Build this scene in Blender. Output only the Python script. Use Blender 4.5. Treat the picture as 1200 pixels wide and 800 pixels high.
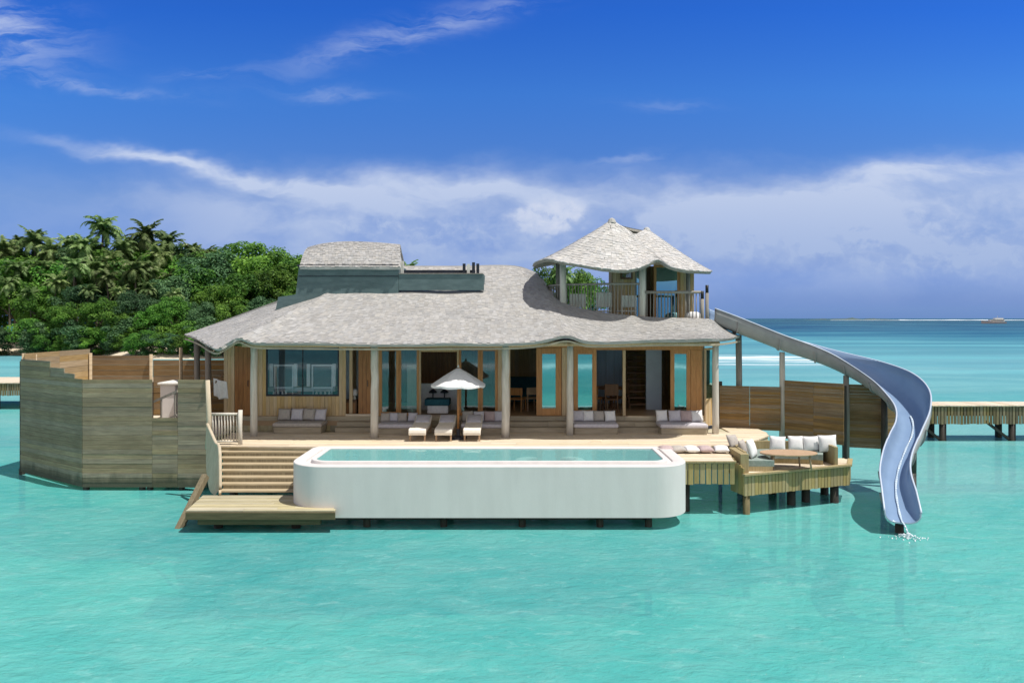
import bpy, math, random
from mathutils import Vector, Matrix, noise as mnoise
R = math.radians
random.seed(7)
for o in list(bpy.data.objects): bpy.data.objects.remove(o)
sc = bpy.context.scene
col = sc.collection
F, EYE, HOR = 900.0, 3.6, 373.0          # focal length in photo pixels, eye height above the deck, horizon row
WATER = -1.5

# ------------------------------------------------------------------ camera
cam_d = bpy.data.cameras.new('camera'); cam = bpy.data.objects.new('camera', cam_d); col.objects.link(cam)
cam.location = (0, 0, EYE); cam.rotation_euler = (R(90), 0, 0)
cam_d.sensor_fit = 'HORIZONTAL'; cam_d.sensor_width = 36; cam_d.lens = 36*F/1200
cam_d.shift_y = -27/1200
cam_d.clip_start = .1; cam_d.clip_end = 60000
sc.camera = cam

# ------------------------------------------------------------------ sun, sky, exposure
SUN = Vector((.42, -.17, 1)).normalized()
EL = math.asin(SUN.z); ROT = math.atan2(SUN.x, SUN.y)
sd = bpy.data.lights.new('sun', 'SUN'); sun = bpy.data.objects.new('sun', sd); col.objects.link(sun)
sd.energy = 4.7; sd.angle = R(.53); sd.color = (1, .96, .89)
sun.rotation_euler = (-SUN).to_track_quat('-Z', 'Y').to_euler(); sun.location = (10, -10, 40)
sc.view_settings.view_transform = 'Standard'; sc.view_settings.look = 'None'
sc.view_settings.exposure = 0.15; sc.view_settings.gamma = 1; sc.view_settings.use_curve_mapping = False

world = bpy.data.worlds.new('World'); sc.world = world; world.use_nodes = True
wt = world.node_tree; wt.nodes.clear()
class NT:
    """tiny node-tree helper: values, sockets and maths"""
    def __init__(s, t): s.t = t
    def n(s, typ, **kw):
        x = s.t.nodes.new(typ)
        for k, v in kw.items(): setattr(x, k, v)
        return x
    def put(s, sock, v):
        if isinstance(v, bpy.types.NodeSocket): s.t.links.new(v, sock)
        elif v is not None:
            if hasattr(sock, 'default_value'):
                try: sock.default_value = v
                except Exception: sock.default_value = (v, v, v)
    def m(s, op, a, b=None, c=None, clamp=False):
        x = s.n('ShaderNodeMath', operation=op); x.use_clamp = clamp
        s.put(x.inputs[0], a)
        if b is not None: s.put(x.inputs[1], b)
        if c is not None: s.put(x.inputs[2], c)
        return x.outputs[0]
    def ss(s, v, a, b, lo=0., hi=1.):
        x = s.n('ShaderNodeMapRange', interpolation_type='SMOOTHSTEP')
        s.put(x.inputs[0], v); s.put(x.inputs[1], a); s.put(x.inputs[2], b); s.put(x.inputs[3], lo); s.put(x.inputs[4], hi)
        return x.outputs[0]
    def mix(s, f, a, b, blend='MIX'):
        x = s.n('ShaderNodeMix', data_type='RGBA', blend_type=blend)
        s.put(x.inputs[0], f)
        s.put(x.inputs[6], a if isinstance(a, bpy.types.NodeSocket) else (*a, 1)); s.put(x.inputs[7], b if isinstance(b, bpy.types.NodeSocket) else (*b, 1))
        return x.outputs[2]
    def xyz(s, x, y, z):
        c = s.n('ShaderNodeCombineXYZ'); s.put(c.inputs[0], x); s.put(c.inputs[1], y); s.put(c.inputs[2], z); return c.outputs[0]
    def noise(s, vec, scale, detail=4, rough=.55, dist=0.):
        x = s.n('ShaderNodeTexNoise'); s.put(x.inputs['Vector'], vec)
        x.inputs['Scale'].default_value = scale; x.inputs['Detail'].default_value = detail
        x.inputs['Roughness'].default_value = rough; x.inputs['Distortion'].default_value = dist
        return x.outputs['Fac']
    def mapping(s, vec, scale=(1, 1, 1), loc=(0, 0, 0), rot=(0, 0, 0)):
        x = s.n('ShaderNodeMapping'); s.put(x.inputs[0], vec); x.inputs[1].default_value = loc; x.inputs[2].default_value = rot; x.inputs[3].default_value = scale
        return x.outputs[0]

w = NT(wt)
sky = w.n('ShaderNodeTexSky', sky_type='NISHITA'); sky.sun_disc = False
sky.sun_elevation = EL; sky.sun_rotation = ROT; sky.altitude = 0; sky.air_density = 1.0; sky.dust_density = .3; sky.ozone_density = 3.0
gd = w.n('ShaderNodeTexCoord').outputs['Generated']
sep = w.n('ShaderNodeSeparateXYZ'); w.put(sep.inputs[0], gd)
dx, dy, dz = sep.outputs
ay = w.m('MAXIMUM', w.m('ABSOLUTE', dy), .12)
U = w.m('DIVIDE', dx, ay); V = w.m('DIVIDE', dz, ay)        # tangent of the bearing and of the height above the horizon
X = w.m('MULTIPLY_ADD', U, 9., 6.); Y = w.m('MULTIPLY_ADD', V, -9., 3.73)
cv = w.xyz(X, Y, 0.)
warp = w.noise(w.mapping(cv, (.8, 1.6, 1)), 1.0, 4, .6)
wv = w.m('SUBTRACT', warp, .5)
Yw = w.m('MULTIPLY_ADD', wv, .55, Y)
Xw = w.m('MULTIPLY_ADD', wv, .5, X)
fib = w.noise(w.mapping(w.xyz(Xw, Yw, 0.), (.55, 2.6, 1), (3.1, 1.7, 0), (0, 0, R(12))), 1.6, 8, .62, .4)      # stretched wisps
soft = w.noise(w.mapping(w.xyz(Xw, Yw, 0.), (.7, 1.5, 1), (9, 2, 0)), 1.1, 6, .58, .2)
puff = w.noise(w.mapping(cv, (3.4, 4.2, 1), (4, 4, 0)), 1.5, 8, .6, .3)
def blob(cx, cy, rx, ry, slope=0., pw=1.):
    ddx = w.m('DIVIDE', w.m('SUBTRACT', Xw, cx), rx)
    yy = w.m('SUBTRACT', w.m('SUBTRACT', Yw, cy), w.m('MULTIPLY', w.m('SUBTRACT', X, cx), slope))
    ddy = w.m('DIVIDE', yy, ry)
    d = w.m('ADD', w.m('MULTIPLY', ddx, ddx), w.m('MULTIPLY', ddy, ddy))
    return w.m('POWER', 2.718, w.m('MULTIPLY', d, -1.))
def total(lst):
    a = lst[0]
    for b in lst[1:]: a = w.m('ADD', a, b)
    return a
def k(v, f): return w.m('MULTIPLY', v, f)
fibs = w.ss(fib, .36, .68); softs = w.ss(soft, .32, .66)
wisps = w.m('MULTIPLY', fibs, total([
    k(blob(0., .35, .75, .36, .15), .75), k(blob(.7, .95, 1.1, .07, .13), .40),
    k(blob(4.9, .36, 1.35, .16, -.27), .46), k(blob(3.9, 1.12, .5, .10, .05), .26), k(blob(2.4, .9, .5, .07, 0), .18),
    k(blob(7.4, 1.85, .5, .07, -.08), .3), k(blob(7.8, 1.25, .5, .08), .14)]))
upper = w.m('MULTIPLY_ADD', w.ss(X, 0., 3.2), .15, 1.98)
bank = w.m('MULTIPLY', w.ss(Yw, 1.75, 2.5), w.ss(Y, 3.75, 2.9))
bank = w.m('MULTIPLY', bank, w.ss(X, .4, 3.6, .20, 1.))
bank = w.m('MULTIPLY', bank, w.m('MULTIPLY_ADD', softs, .56, .34))
streak = w.m('MULTIPLY', w.m('MULTIPLY_ADD', fibs, .5, .5), total([
    k(blob(2.3, 1.96, 1.35, .085, .17), 1.25), k(blob(4.0, 2.32, .95, .15, .2), .7), k(blob(5.6, 2.22, 1.3, .16, .03), .55),
    k(blob(11., 2.05, 2.6, .20, -.09), .70), k(blob(9.2, 2.42, 1.7, .15, .02), .60), k(blob(8.8, 2.75, 1.3, .22, .05), .34), k(blob(11.4, 2.9, 1.4, .25, 0), .25)]))
cum = w.m('MULTIPLY', w.ss(puff, .30, .66, .25, 1.), w.ss(total([blob(6.5, 2.44, .34, .20), k(blob(6.3, 2.6, .5, .16), .5)]), .18, .75))
low = w.m('MULTIPLY', w.ss(puff, .42, .66), total([k(blob(9.6, 2.75, 2.6, .30), .42), k(blob(4.9, 2.75, 1.1, .22), .35), k(blob(11.3, 3.1, 1.2, .2), .3)]))
dens = w.m('ADD', low, w.m('ADD', wisps, bank)); dens = w.m('ADD', dens, w.m('ADD', streak, k(cum, .72)), clamp=True)
dens = w.m('MINIMUM', dens, .92)
skyc = w.n('ShaderNodeHueSaturation'); w.put(skyc.inputs['Color'], sky.outputs[0]); skyc.inputs['Saturation'].default_value = 1.22; skyc.inputs['Hue'].default_value = .512
sr = w.n('ShaderNodeValToRGB'); w.put(sr.inputs[0], V); se = sr.color_ramp.elements
SK = [(0., (.257, .471, 1.40)), (.0256, (.277, .425, 1.16)), (.081, (.392, .49, .955)), (.159, (.55, .674, .966)), (.292, (.43, .842, 1.26)), (.403, (.263, .722, 1.346)), (.55, (.36, .66, 1.05)), (1., (.52, .62, .78))]
for i_, (p_, c_) in enumerate(SK):
    e_ = se[i_] if i_ < 2 else se.new(p_)
    e_.position = p_; e_.color = (*[x/1.5 for x in c_], 1)
sv = w.n('ShaderNodeVectorMath', operation='SCALE'); w.put(sv.inputs[0], sr.outputs[0]); sv.inputs['Scale'].default_value = 1.5
skyt = w.mix(1., skyc.outputs[0], sv.outputs[0], 'MULTIPLY')
cloudc = w.mix(w.ss(Y, 1.6, 3.2), (5.6, 6.3, 7.9), (3.5, 4.5, 6.8))
cloudc = w.mix(cum, cloudc, (6.0, 6.5, 7.8))
front = w.mix(w.m('MULTIPLY', dens, w.ss(dz, -.02, .01)), skyt, cloudc)
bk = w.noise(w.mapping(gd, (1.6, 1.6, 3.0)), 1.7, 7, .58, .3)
fill_bank = w.m('MULTIPLY', w.m('MULTIPLY', w.ss(bk, .30, .52), w.ss(w.m('MULTIPLY', dy, -1.), .0, .3)), w.ss(dz, .02, .12))      # warm cloud cover added behind the camera, unseen, to fill the shaded fronts
final = w.mix(w.m('MULTIPLY', fill_bank, .95), front, (7.0, 6.5, 6.0))
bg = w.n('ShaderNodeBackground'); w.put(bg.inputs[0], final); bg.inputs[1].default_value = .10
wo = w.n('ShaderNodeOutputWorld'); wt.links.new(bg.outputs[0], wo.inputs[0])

# ------------------------------------------------------------------ materials
def new_mat(name):
    m = bpy.data.materials.new(name); m.use_nodes = True; m.node_tree.nodes.clear()
    n = NT(m.node_tree); out = n.n('ShaderNodeOutputMaterial')
    return m, n, out
def mk(name, c1, c2=None, scale=3., stretch=(1, 1, 1), rough=.7, bump=0., bscale=None, island=0., detail=5, spec=.3, sat=0., blotch=0., metal=0., wet=None):
    m, n, out = new_mat(name)
    c2 = c2 or tuple(x*.75 for x in c1)
    tc = n.n('ShaderNodeTexCoord').outputs['Object']
    v = n.mapping(tc, stretch)
    geo = n.n('ShaderNodeNewGeometry')
    if island:
        off = n.n('ShaderNodeVectorMath', operation='ADD'); n.put(off.inputs[0], v)
        n.put(off.inputs[1], n.xyz(n.m('MULTIPLY', geo.outputs['Random Per Island'], 37.), n.m('MULTIPLY', geo.outputs['Random Per Island'], 91.), 0.)); v = off.outputs[0]
    f = n.ss(n.noise(v, scale, detail, .6), .3, .7)
    c = n.mix(f, c1, c2)
    if blotch:
        b = n.ss(n.noise(tc, .9, 5, .65), .35, .7)
        c = n.mix(n.m('MULTIPLY', b, blotch), c, tuple(x*.5 for x in c1))
    if island:
        h = n.n('ShaderNodeHueSaturation'); n.put(h.inputs['Color'], c)
        n.put(h.inputs['Value'], n.m('MULTIPLY_ADD', geo.outputs['Random Per Island'], 2*island, 1-island))
        r2 = n.m('FRACT', n.m('MULTIPLY', geo.outputs['Random Per Island'], 17.31))
        n.put(h.inputs['Saturation'], n.m('MULTIPLY_ADD', r2, 2*sat, 1-sat))
        c = h.outputs[0]
    if wet is not None:                                            # tide line: dark growth near the water
        sz_ = n.n('ShaderNodeSeparateXYZ'); n.put(sz_.inputs[0], geo.outputs['Position'])
        hz = n.m('MULTIPLY_ADD', n.noise(n.mapping(geo.outputs['Position'], (3, 3, .6)), 1.2, 4), -.5, sz_.outputs[2])
        c = n.mix(n.m('MULTIPLY', n.ss(hz, wet-.05, wet-.42), .75), c, (.035, .045, .03))
    b = n.n('ShaderNodeBsdfPrincipled'); n.put(b.inputs['Base Color'], c)
    b.inputs['Roughness'].default_value = rough; b.inputs['Specular IOR Level'].default_value = spec; b.inputs['Metallic'].default_value = metal
    if bump:
        bp = n.n('ShaderNodeBump'); bp.inputs['Strength'].default_value = bump; bp.inputs['Distance'].default_value = .02
        n.put(bp.inputs['Height'], n.noise(v, bscale or scale*3, 4, .6)); n.put(b.inputs['Normal'], bp.outputs[0])
    n.t.links.new(b.outputs[0], out.inputs[0])
    return m
M = {}
M['shingle'] = mk('weathered shingle', (.40, .387, .365), (.30, .294, .284), 1.8, (1, 1, 1), .85, .25, 25, .105, sat=.5, blotch=.22)
M['shingle_top'] = mk('pale shingle', (.54, .52, .49), (.43, .417, .40), 1.8, (1, 1, 1), .85, .25, 25, .09, sat=.4, blotch=.16)
M['deck'] = mk('deck planks', (.70, .60, .455), (.58, .48, .345), 4, (.4, 6, 1), .75, .2, 20, .14, sat=.15, blotch=.12)
M['stair'] = mk('stair treads', (.49, .395, .245), (.38, .295, .17), 4, (.4, 6, 4), .75, .2, 20, .12, sat=.15)
M['platform'] = mk('weathered platform', (.50, .45, .30), (.39, .34, .21), 4, (.4, 5, 1), .8, .2, 20, .15, sat=.2, blotch=.2)
M['fascia'] = mk('fascia slats', (.41, .325, .16), (.31, .24, .11), 4, (6, 6, .5), .75, .2, 20, .12, sat=.12, blotch=.15)
M['fascia_dark'] = mk('weathered fascia', (.25, .20, .11), (.17, .13, .07), 4, (6, 6, .5), .8, .2, 20, .3, sat=.2, blotch=.25)
M['fascia_olive'] = mk('olive beam', (.12, .105, .055), (.08, .07, .035), 4, (.5, 6, 6), .8, .2, 20)
M['shade_timber'] = mk('grey brown timber', (.42, .365, .27), (.33, .28, .20), 4, (.5, 6, 6), .75, .2, 20, .12)
M['rail_tan'] = mk('tan rail', (.56, .48, .36), (.45, .38, .27), 3, (5, 5, .5), .8, .2, 14, blotch=.15)
M['fence_grey'] = mk('weathered fence boards', (.31, .26, .175), (.205, .17, .115), 3, (.6, .6, 7), .85, .4, 18, .18, sat=.2, blotch=.42, wet=-1.15)
M['fence_warm'] = mk('warm fence boards', (.47, .35, .20), (.35, .25, .13), 3, (.5, .5, 7), .8, .3, 18, .2, sat=.2, blotch=.15)
M['fence_brown'] = mk('brown fence boards', (.29, .195, .10), (.19, .125, .062), 3, (.5, .5, 9), .8, .4, 18, .2, sat=.2, blotch=.3)
M['wall'] = mk('wall boards', (.58, .425, .235), (.46, .33, .17), 4, (6, 6, .5), .7, .2, 20, .13, sat=.15)
M['orange'] = mk('orange timber', (.52, .26, .095), (.39, .185, .06), 4, (6, 6, .6), .5, .1, 20, .1, spec=.4)
M['brown_door'] = mk('brown door', (.36, .165, .055), (.25, .11, .035), 4, (7, 7, .5), .5, .1, 20, .12, spec=.4)
M['dark_wood'] = mk('dark wood', (.19, .10, .05), (.12, .065, .032), 4, (7, 7, .5), .55, .1, 20, .2)
M['post'] = mk('pale log', (.66, .62, .55), (.50, .46, .39), 3, (5, 5, .5), .8, .3, 14, blotch=.1)
M['grey_post'] = mk('grey log', (.33, .30, .26), (.23, .21, .18), 3, (5, 5, .5), .85, .3, 14, blotch=.15)
M['pile'] = mk('wet pile', (.035, .03, .025), (.06, .05, .04), 3, (4, 4, 1), .5, .3, 12)
M['pile_tan'] = mk('tan pile', (.20, .16, .08), (.13, .10, .05), 3, (4, 4, 1), .7, .3, 12)
M['white'] = mk('white render', (.67, .635, .615), (.635, .60, .58), 1.6, (2.2, 2.2, .35), .75, .15, 30, blotch=.07)
M['white_paint'] = mk('white paint', (.75, .73, .68), (.62, .60, .54), 3, (4, 4, 1), .65, .1, 20)
M['teal_panel'] = mk('teal grey cladding', (.12, .175, .18), (.085, .13, .135), 2.5, (1, 1, 3), .6, .15, 12, .1, blotch=.2)
M['dark_metal'] = mk('dark metal', (.03, .035, .05), (.02, .022, .03), 5, rough=.4)
M['fabric_white'] = mk('white fabric', (.78, .77, .76), (.70, .69, .69), 12, rough=.9, bump=.15, bscale=60)
M['fabric_grey'] = mk('lavender grey fabric', (.58, .56, .60), (.50, .48, .52), 12, rough=.9, bump=.15, bscale=60)
M['fabric_taupe'] = mk('taupe fabric', (.46, .42, .38), (.37, .34, .31), 12, rough=.9, bump=.15, bscale=60)
M['fabric_pink'] = mk('dusty pink fabric', (.48, .38, .37), (.40, .31, .31), 12, rough=.9, bump=.15, bscale=60)
M['fabric_cream'] = mk('cream fabric', (.82, .76, .66), (.74, .68, .58), 12, rough=.9, bump=.15, bscale=60)
M['fabric_sage'] = mk('sage fabric', (.27, .32, .29), (.20, .25, .225), 12, rough=.9, bump=.15, bscale=60)
M['fabric_teal'] = mk('teal fabric', (.02, .10, .13), (.015, .07, .10), 12, rough=.9)
M['fabric_tan'] = mk('tan fabric', (.42, .30, .17), (.34, .24, .13), 12, rough=.9)
M['teak'] = mk('teak', (.48, .33, .21), (.37, .25, .15), 4, (1, 7, 1), .6, .1, 20)
M['slide_in'] = mk('slide blue', (.21, .305, .45), (.19, .28, .42), 2, rough=.2, spec=.5)
M['slide_out'] = mk('slide grey shell', (.34, .33, .33), (.27, .265, .265), 2, rough=.6, blotch=.2)
M['slide_rim'] = mk('slide rim', (.50, .56, .66), (.45, .51, .61), 2, rough=.35)
M['mirror_glass'] = mk('dim mirror', (.12, .17, .18), (.09, .13, .14), 2, rough=.3)
M['sand'] = mk('sand', (.66, .57, .44), (.55, .46, .34), .6, rough=.95, bump=.3, bscale=4)
M['inner_pale'] = mk('pale blue wall', (.50, .58, .66), (.44, .52, .60), 2, rough=.7)
M['inner_blue'] = mk('blue grey panel', (.34, .43, .54), (.28, .36, .46), 3, (5, 5, .5), .6, .1, 20, .1)
M['inner_teal'] = mk('teal wall', (.08, .17, .21), (.06, .13, .17), 2, rough=.5)
M['inner_floor'] = mk('interior floor', (.46, .32, .19), (.36, .24, .14), 3, (.4, 5, 1), .4, .1, 18, .15)
M['stone_tile'] = mk('pool tile', (.52, .74, .72), (.44, .68, .68), 9, rough=.4, bump=.1)
M['black'] = mk('black', (.015, .015, .015), (.02, .02, .02), 5, rough=.5)
M['hull'] = mk('boat hull', (.55, .45, .40), (.45, .36, .32), 1, rough=.5)
M['stream'] = mk('running water', (.62, .72, .80), (.52, .63, .74), 6, rough=.15, spec=.6)
M['foam'] = mk('foam', (.85, .88, .9), (.7, .78, .82), 3, rough=.9)
M['bark'] = mk('bark', (.16, .13, .10), (.10, .08, .06), 3, (4, 4, 1), .9, .4, 8)
M['far_green'] = mk('far island scrub', (.06, .10, .09), (.09, .13, .12), .02, rough=.95)

def leaf_mat(name, ca, cb, cc, trans=.25):
    m, n, out = new_mat(name)
    r = n.n('ShaderNodeNewGeometry').outputs['Random Per Island']
    tc = n.n('ShaderNodeTexCoord').outputs['Object']
    oi = n.n('ShaderNodeObjectInfo').outputs['Random']
    f = n.m('ADD', n.m('MULTIPLY', r, .6), n.m('MULTIPLY', n.ss(n.noise(tc, .35, 3), .3, .7), .4))
    c = n.mix(n.ss(f, .1, .85), ca, cb)
    c = n.mix(n.ss(f, .82, 1.), c, cc)
    h = n.n('ShaderNodeHueSaturation'); n.put(h.inputs['Color'], c)
    n.put(h.inputs['Value'], n.m('MULTIPLY_ADD', oi, .7, .65)); n.put(h.inputs['Hue'], n.m('MULTIPLY_ADD', n.m('FRACT', n.m('MULTIPLY', oi, 7.7)), .03, .487))
    d = n.n('ShaderNodeBsdfPrincipled'); n.put(d.inputs['Base Color'], h.outputs[0]); d.inputs['Roughness'].default_value = .55; d.inputs['Specular IOR Level'].default_value = .25
    t = n.n('ShaderNodeBsdfTranslucent'); n.put(t.inputs[0], h.outputs[0])
    mx = n.n('ShaderNodeMixShader'); mx.inputs[0].default_value = trans
    n.t.links.new(d.outputs[0], mx.inputs[1]); n.t.links.new(t.outputs[0], mx.inputs[2]); n.t.links.new(mx.outputs[0], out.inputs[0])
    return m
M['leaf'] = leaf_mat('broad leaves', (.04, .12, .022), (.20, .40, .06), (.30, .50, .10), .5)
M['leaf_dark'] = leaf_mat('dark leaves', (.04, .105, .045), (.15, .28, .12), (.25, .39, .21), .5)
M['palm_leaf'] = leaf_mat('palm leaflets', (.09, .16, .045), (.30, .40, .15), (.62, .60, .42), .5)
M['bright_leaf'] = leaf_mat('bright leaves', (.06, .12, .02), (.16, .26, .05), (.25, .33, .09), .35)

def glass_mat(name, refl, tint, gt=(.9, 1, 1), rough=.015):
    m, n, out = new_mat(name)
    g = n.n('ShaderNodeBsdfGlossy'); g.inputs['Color'].default_value = (*gt, 1); g.inputs['Roughness'].default_value = rough
    t = n.n('ShaderNodeBsdfTransparent'); t.inputs[0].default_value = (*tint, 1)
    fr = n.n('ShaderNodeFresnel'); fr.inputs[0].default_value = 1.5
    f = n.m('ADD', n.m('MULTIPLY', fr.outputs[0], 1.), refl, clamp=True)
    bp = n.n('ShaderNodeBump'); bp.inputs['Strength'].default_value = .02; bp.inputs['Distance'].default_value = .05
    n.put(bp.inputs['Height'], n.noise(n.n('ShaderNodeTexCoord').outputs['Object'], 1.2, 2)); n.put(g.inputs['Normal'], bp.outputs[0])
    mx = n.n('ShaderNodeMixShader'); n.put(mx.inputs[0], f)
    n.t.links.new(t.outputs[0], mx.inputs[1]); n.t.links.new(g.outputs[0], mx.inputs[2]); n.t.links.new(mx.outputs[0], out.inputs[0])
    return m
M['glass_mirror'] = glass_mat('reflective door glass', .42, (.35, .55, .55), (.50, .92, .92))
M['glass'] = glass_mat('tinted glass', .04, (.80, .87, .88))
M['glass_dark'] = glass_mat('dark window glass', .0, (.94, .97, 1.0))

# water of the lagoon: scattering turquoise body, see-through to the sand, rippled glossy top
m, n, out = new_mat('lagoon water'); M['water'] = m
tc = n.n('ShaderNodeTexCoord').outputs['Object']
s3 = n.n('ShaderNodeSeparateXYZ'); n.put(s3.inputs[0], tc); wx, wy, wz = s3.outputs
big = n.noise(n.mapping(tc, (.6, 1.0, 1)), .11, 5, .6, .5)
big2 = n.noise(n.mapping(tc, (.25, 1., 1), (31, 7, 0)), .035, 5, .6, .4)
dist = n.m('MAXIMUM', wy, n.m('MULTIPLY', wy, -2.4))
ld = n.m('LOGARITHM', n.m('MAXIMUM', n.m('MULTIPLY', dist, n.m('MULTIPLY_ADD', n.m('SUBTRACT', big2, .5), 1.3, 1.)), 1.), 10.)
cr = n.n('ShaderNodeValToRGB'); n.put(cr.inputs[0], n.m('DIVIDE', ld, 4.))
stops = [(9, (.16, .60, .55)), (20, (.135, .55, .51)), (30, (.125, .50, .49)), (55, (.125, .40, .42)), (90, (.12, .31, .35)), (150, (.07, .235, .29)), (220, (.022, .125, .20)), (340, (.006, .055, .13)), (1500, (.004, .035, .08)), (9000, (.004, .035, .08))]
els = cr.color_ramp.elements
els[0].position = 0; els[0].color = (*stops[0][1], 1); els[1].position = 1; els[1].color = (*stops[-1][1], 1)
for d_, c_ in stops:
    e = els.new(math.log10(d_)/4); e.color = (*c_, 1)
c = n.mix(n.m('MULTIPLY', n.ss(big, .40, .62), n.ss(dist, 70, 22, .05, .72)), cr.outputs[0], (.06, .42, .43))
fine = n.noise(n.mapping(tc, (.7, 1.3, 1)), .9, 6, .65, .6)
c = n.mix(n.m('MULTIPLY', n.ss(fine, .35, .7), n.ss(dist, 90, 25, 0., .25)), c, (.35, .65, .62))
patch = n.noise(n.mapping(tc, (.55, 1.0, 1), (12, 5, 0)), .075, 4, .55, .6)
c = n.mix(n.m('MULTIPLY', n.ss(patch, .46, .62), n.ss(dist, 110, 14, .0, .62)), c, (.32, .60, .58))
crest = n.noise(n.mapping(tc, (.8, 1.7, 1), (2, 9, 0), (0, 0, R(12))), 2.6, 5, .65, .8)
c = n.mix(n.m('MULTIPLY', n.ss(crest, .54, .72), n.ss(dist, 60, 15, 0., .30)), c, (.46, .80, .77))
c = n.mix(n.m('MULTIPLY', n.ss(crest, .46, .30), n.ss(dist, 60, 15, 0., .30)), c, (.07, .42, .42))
streaks = n.noise(n.mapping(tc, (.06, .5, 1)), .16, 5, .65, .3)
c = n.mix(n.m('MULTIPLY', n.ss(streaks, .45, .65), n.ss(dist, 35, 70, 0., .35)), c, (.17, .52, .55))
# breaking water over the sandbank behind the villa and a line of foam off to the other side
fx = n.m('DIVIDE', n.m('SUBTRACT', wx, 28.), 15.); fy = n.m('DIVIDE', n.m('SUBTRACT', wy, 96.), 13.)
foam = n.m('POWER', 2.718, n.m('MULTIPLY', n.m('ADD', n.m('MULTIPLY', fx, fx), n.m('MULTIPLY', fy, fy)), -1.3))
fm = n.m('MULTIPLY', n.ss(n.noise(n.mapping(tc, (.15, .8, 1)), .35, 6, .65), .40, .60), n.ss(foam, .12, .6))
b2 = n.m('DIVIDE', n.m('ADD', n.m('ADD', wy, 31.), n.m('MULTIPLY', big, 2.)), 4.5)
fm2 = n.m('MULTIPLY', n.m('POWER', 2.718, n.m('MULTIPLY', n.m('MULTIPLY', b2, b2), -1.)), n.ss(fine, .3, .6, .4, 1.))
c = n.mix(n.m('MAXIMUM', n.m('MULTIPLY', fm, .9), n.m('MULTIPLY', fm2, .8)), c, (.80, .86, .86))
df = n.n('ShaderNodeBsdfDiffuse'); n.put(df.inputs[0], c)
tr = n.n('ShaderNodeBsdfTransparent'); tr.inputs[0].default_value = (.30, .72, .66, 1)
a = n.n('ShaderNodeMixShader'); n.put(a.inputs[0], n.ss(dist, 90, 18, 0., .40)); n.t.links.new(df.outputs[0], a.inputs[1]); n.t.links.new(tr.outputs[0], a.inputs[2])
bp = n.n('ShaderNodeBump'); bp.inputs['Strength'].default_value = .8; bp.inputs['Distance'].default_value = .12
r1 = n.noise(n.mapping(tc, (1, 1.6, 1), (0, 0, 0), (0, 0, R(20))), 1.5, 5, .62, .5); r2 = n.noise(n.mapping(tc, (.8, 1.4, 1), (3, 2, 0), (0, 0, R(-14))), 5.5, 3, .6, .3)
n.put(bp.inputs['Height'], n.m('MULTIPLY_ADD', r2, .35, r1))
gl = n.n('ShaderNodeBsdfGlossy'); gl.inputs['Roughness'].default_value = .16; n.put(gl.inputs['Normal'], bp.outputs[0])
n.put(df.inputs['Normal'], bp.outputs[0])
fr = n.n('ShaderNodeFresnel'); fr.inputs[0].default_value = 1.33; n.put(fr.inputs['Normal'], bp.outputs[0])
fac = n.m('MINIMUM', n.m('MULTIPLY', fr.outputs[0], .60), .18)
b = n.n('ShaderNodeMixShader'); n.put(b.inputs[0], fac); n.t.links.new(a.outputs[0], b.inputs[1]); n.t.links.new(gl.outputs[0], b.inputs[2])
n.t.links.new(b.outputs[0], out.inputs[0])

m, n, out = new_mat('pool water'); M['pool_water'] = m
tc = n.n('ShaderNodeTexCoord').outputs['Object']
bp = n.n('ShaderNodeBump'); bp.inputs['Strength'].default_value = .25; bp.inputs['Distance'].default_value = .05; n.put(bp.inputs['Height'], n.noise(tc, 2.2, 3))
tr = n.n('ShaderNodeBsdfTransparent'); tr.inputs[0].default_value = (.68, .92, .90, 1)
df = n.n('ShaderNodeBsdfDiffuse'); df.inputs[0].default_value = (.33, .66, .67, 1)
a = n.n('ShaderNodeMixShader'); a.inputs[0].default_value = .35; n.t.links.new(tr.outputs[0], a.inputs[1]); n.t.links.new(df.outputs[0], a.inputs[2])
gl = n.n('ShaderNodeBsdfGlossy'); gl.inputs['Roughness'].default_value = .03; n.put(gl.inputs['Normal'], bp.outputs[0])
fr = n.n('ShaderNodeFresnel'); fr.inputs[0].default_value = 1.33
b = n.n('ShaderNodeMixShader'); n.put(b.inputs[0], n.m('MULTIPLY', fr.outputs[0], .8)); n.t.links.new(a.outputs[0], b.inputs[1]); n.t.links.new(gl.outputs[0], b.inputs[2])
n.t.links.new(b.outputs[0], out.inputs[0])

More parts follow.
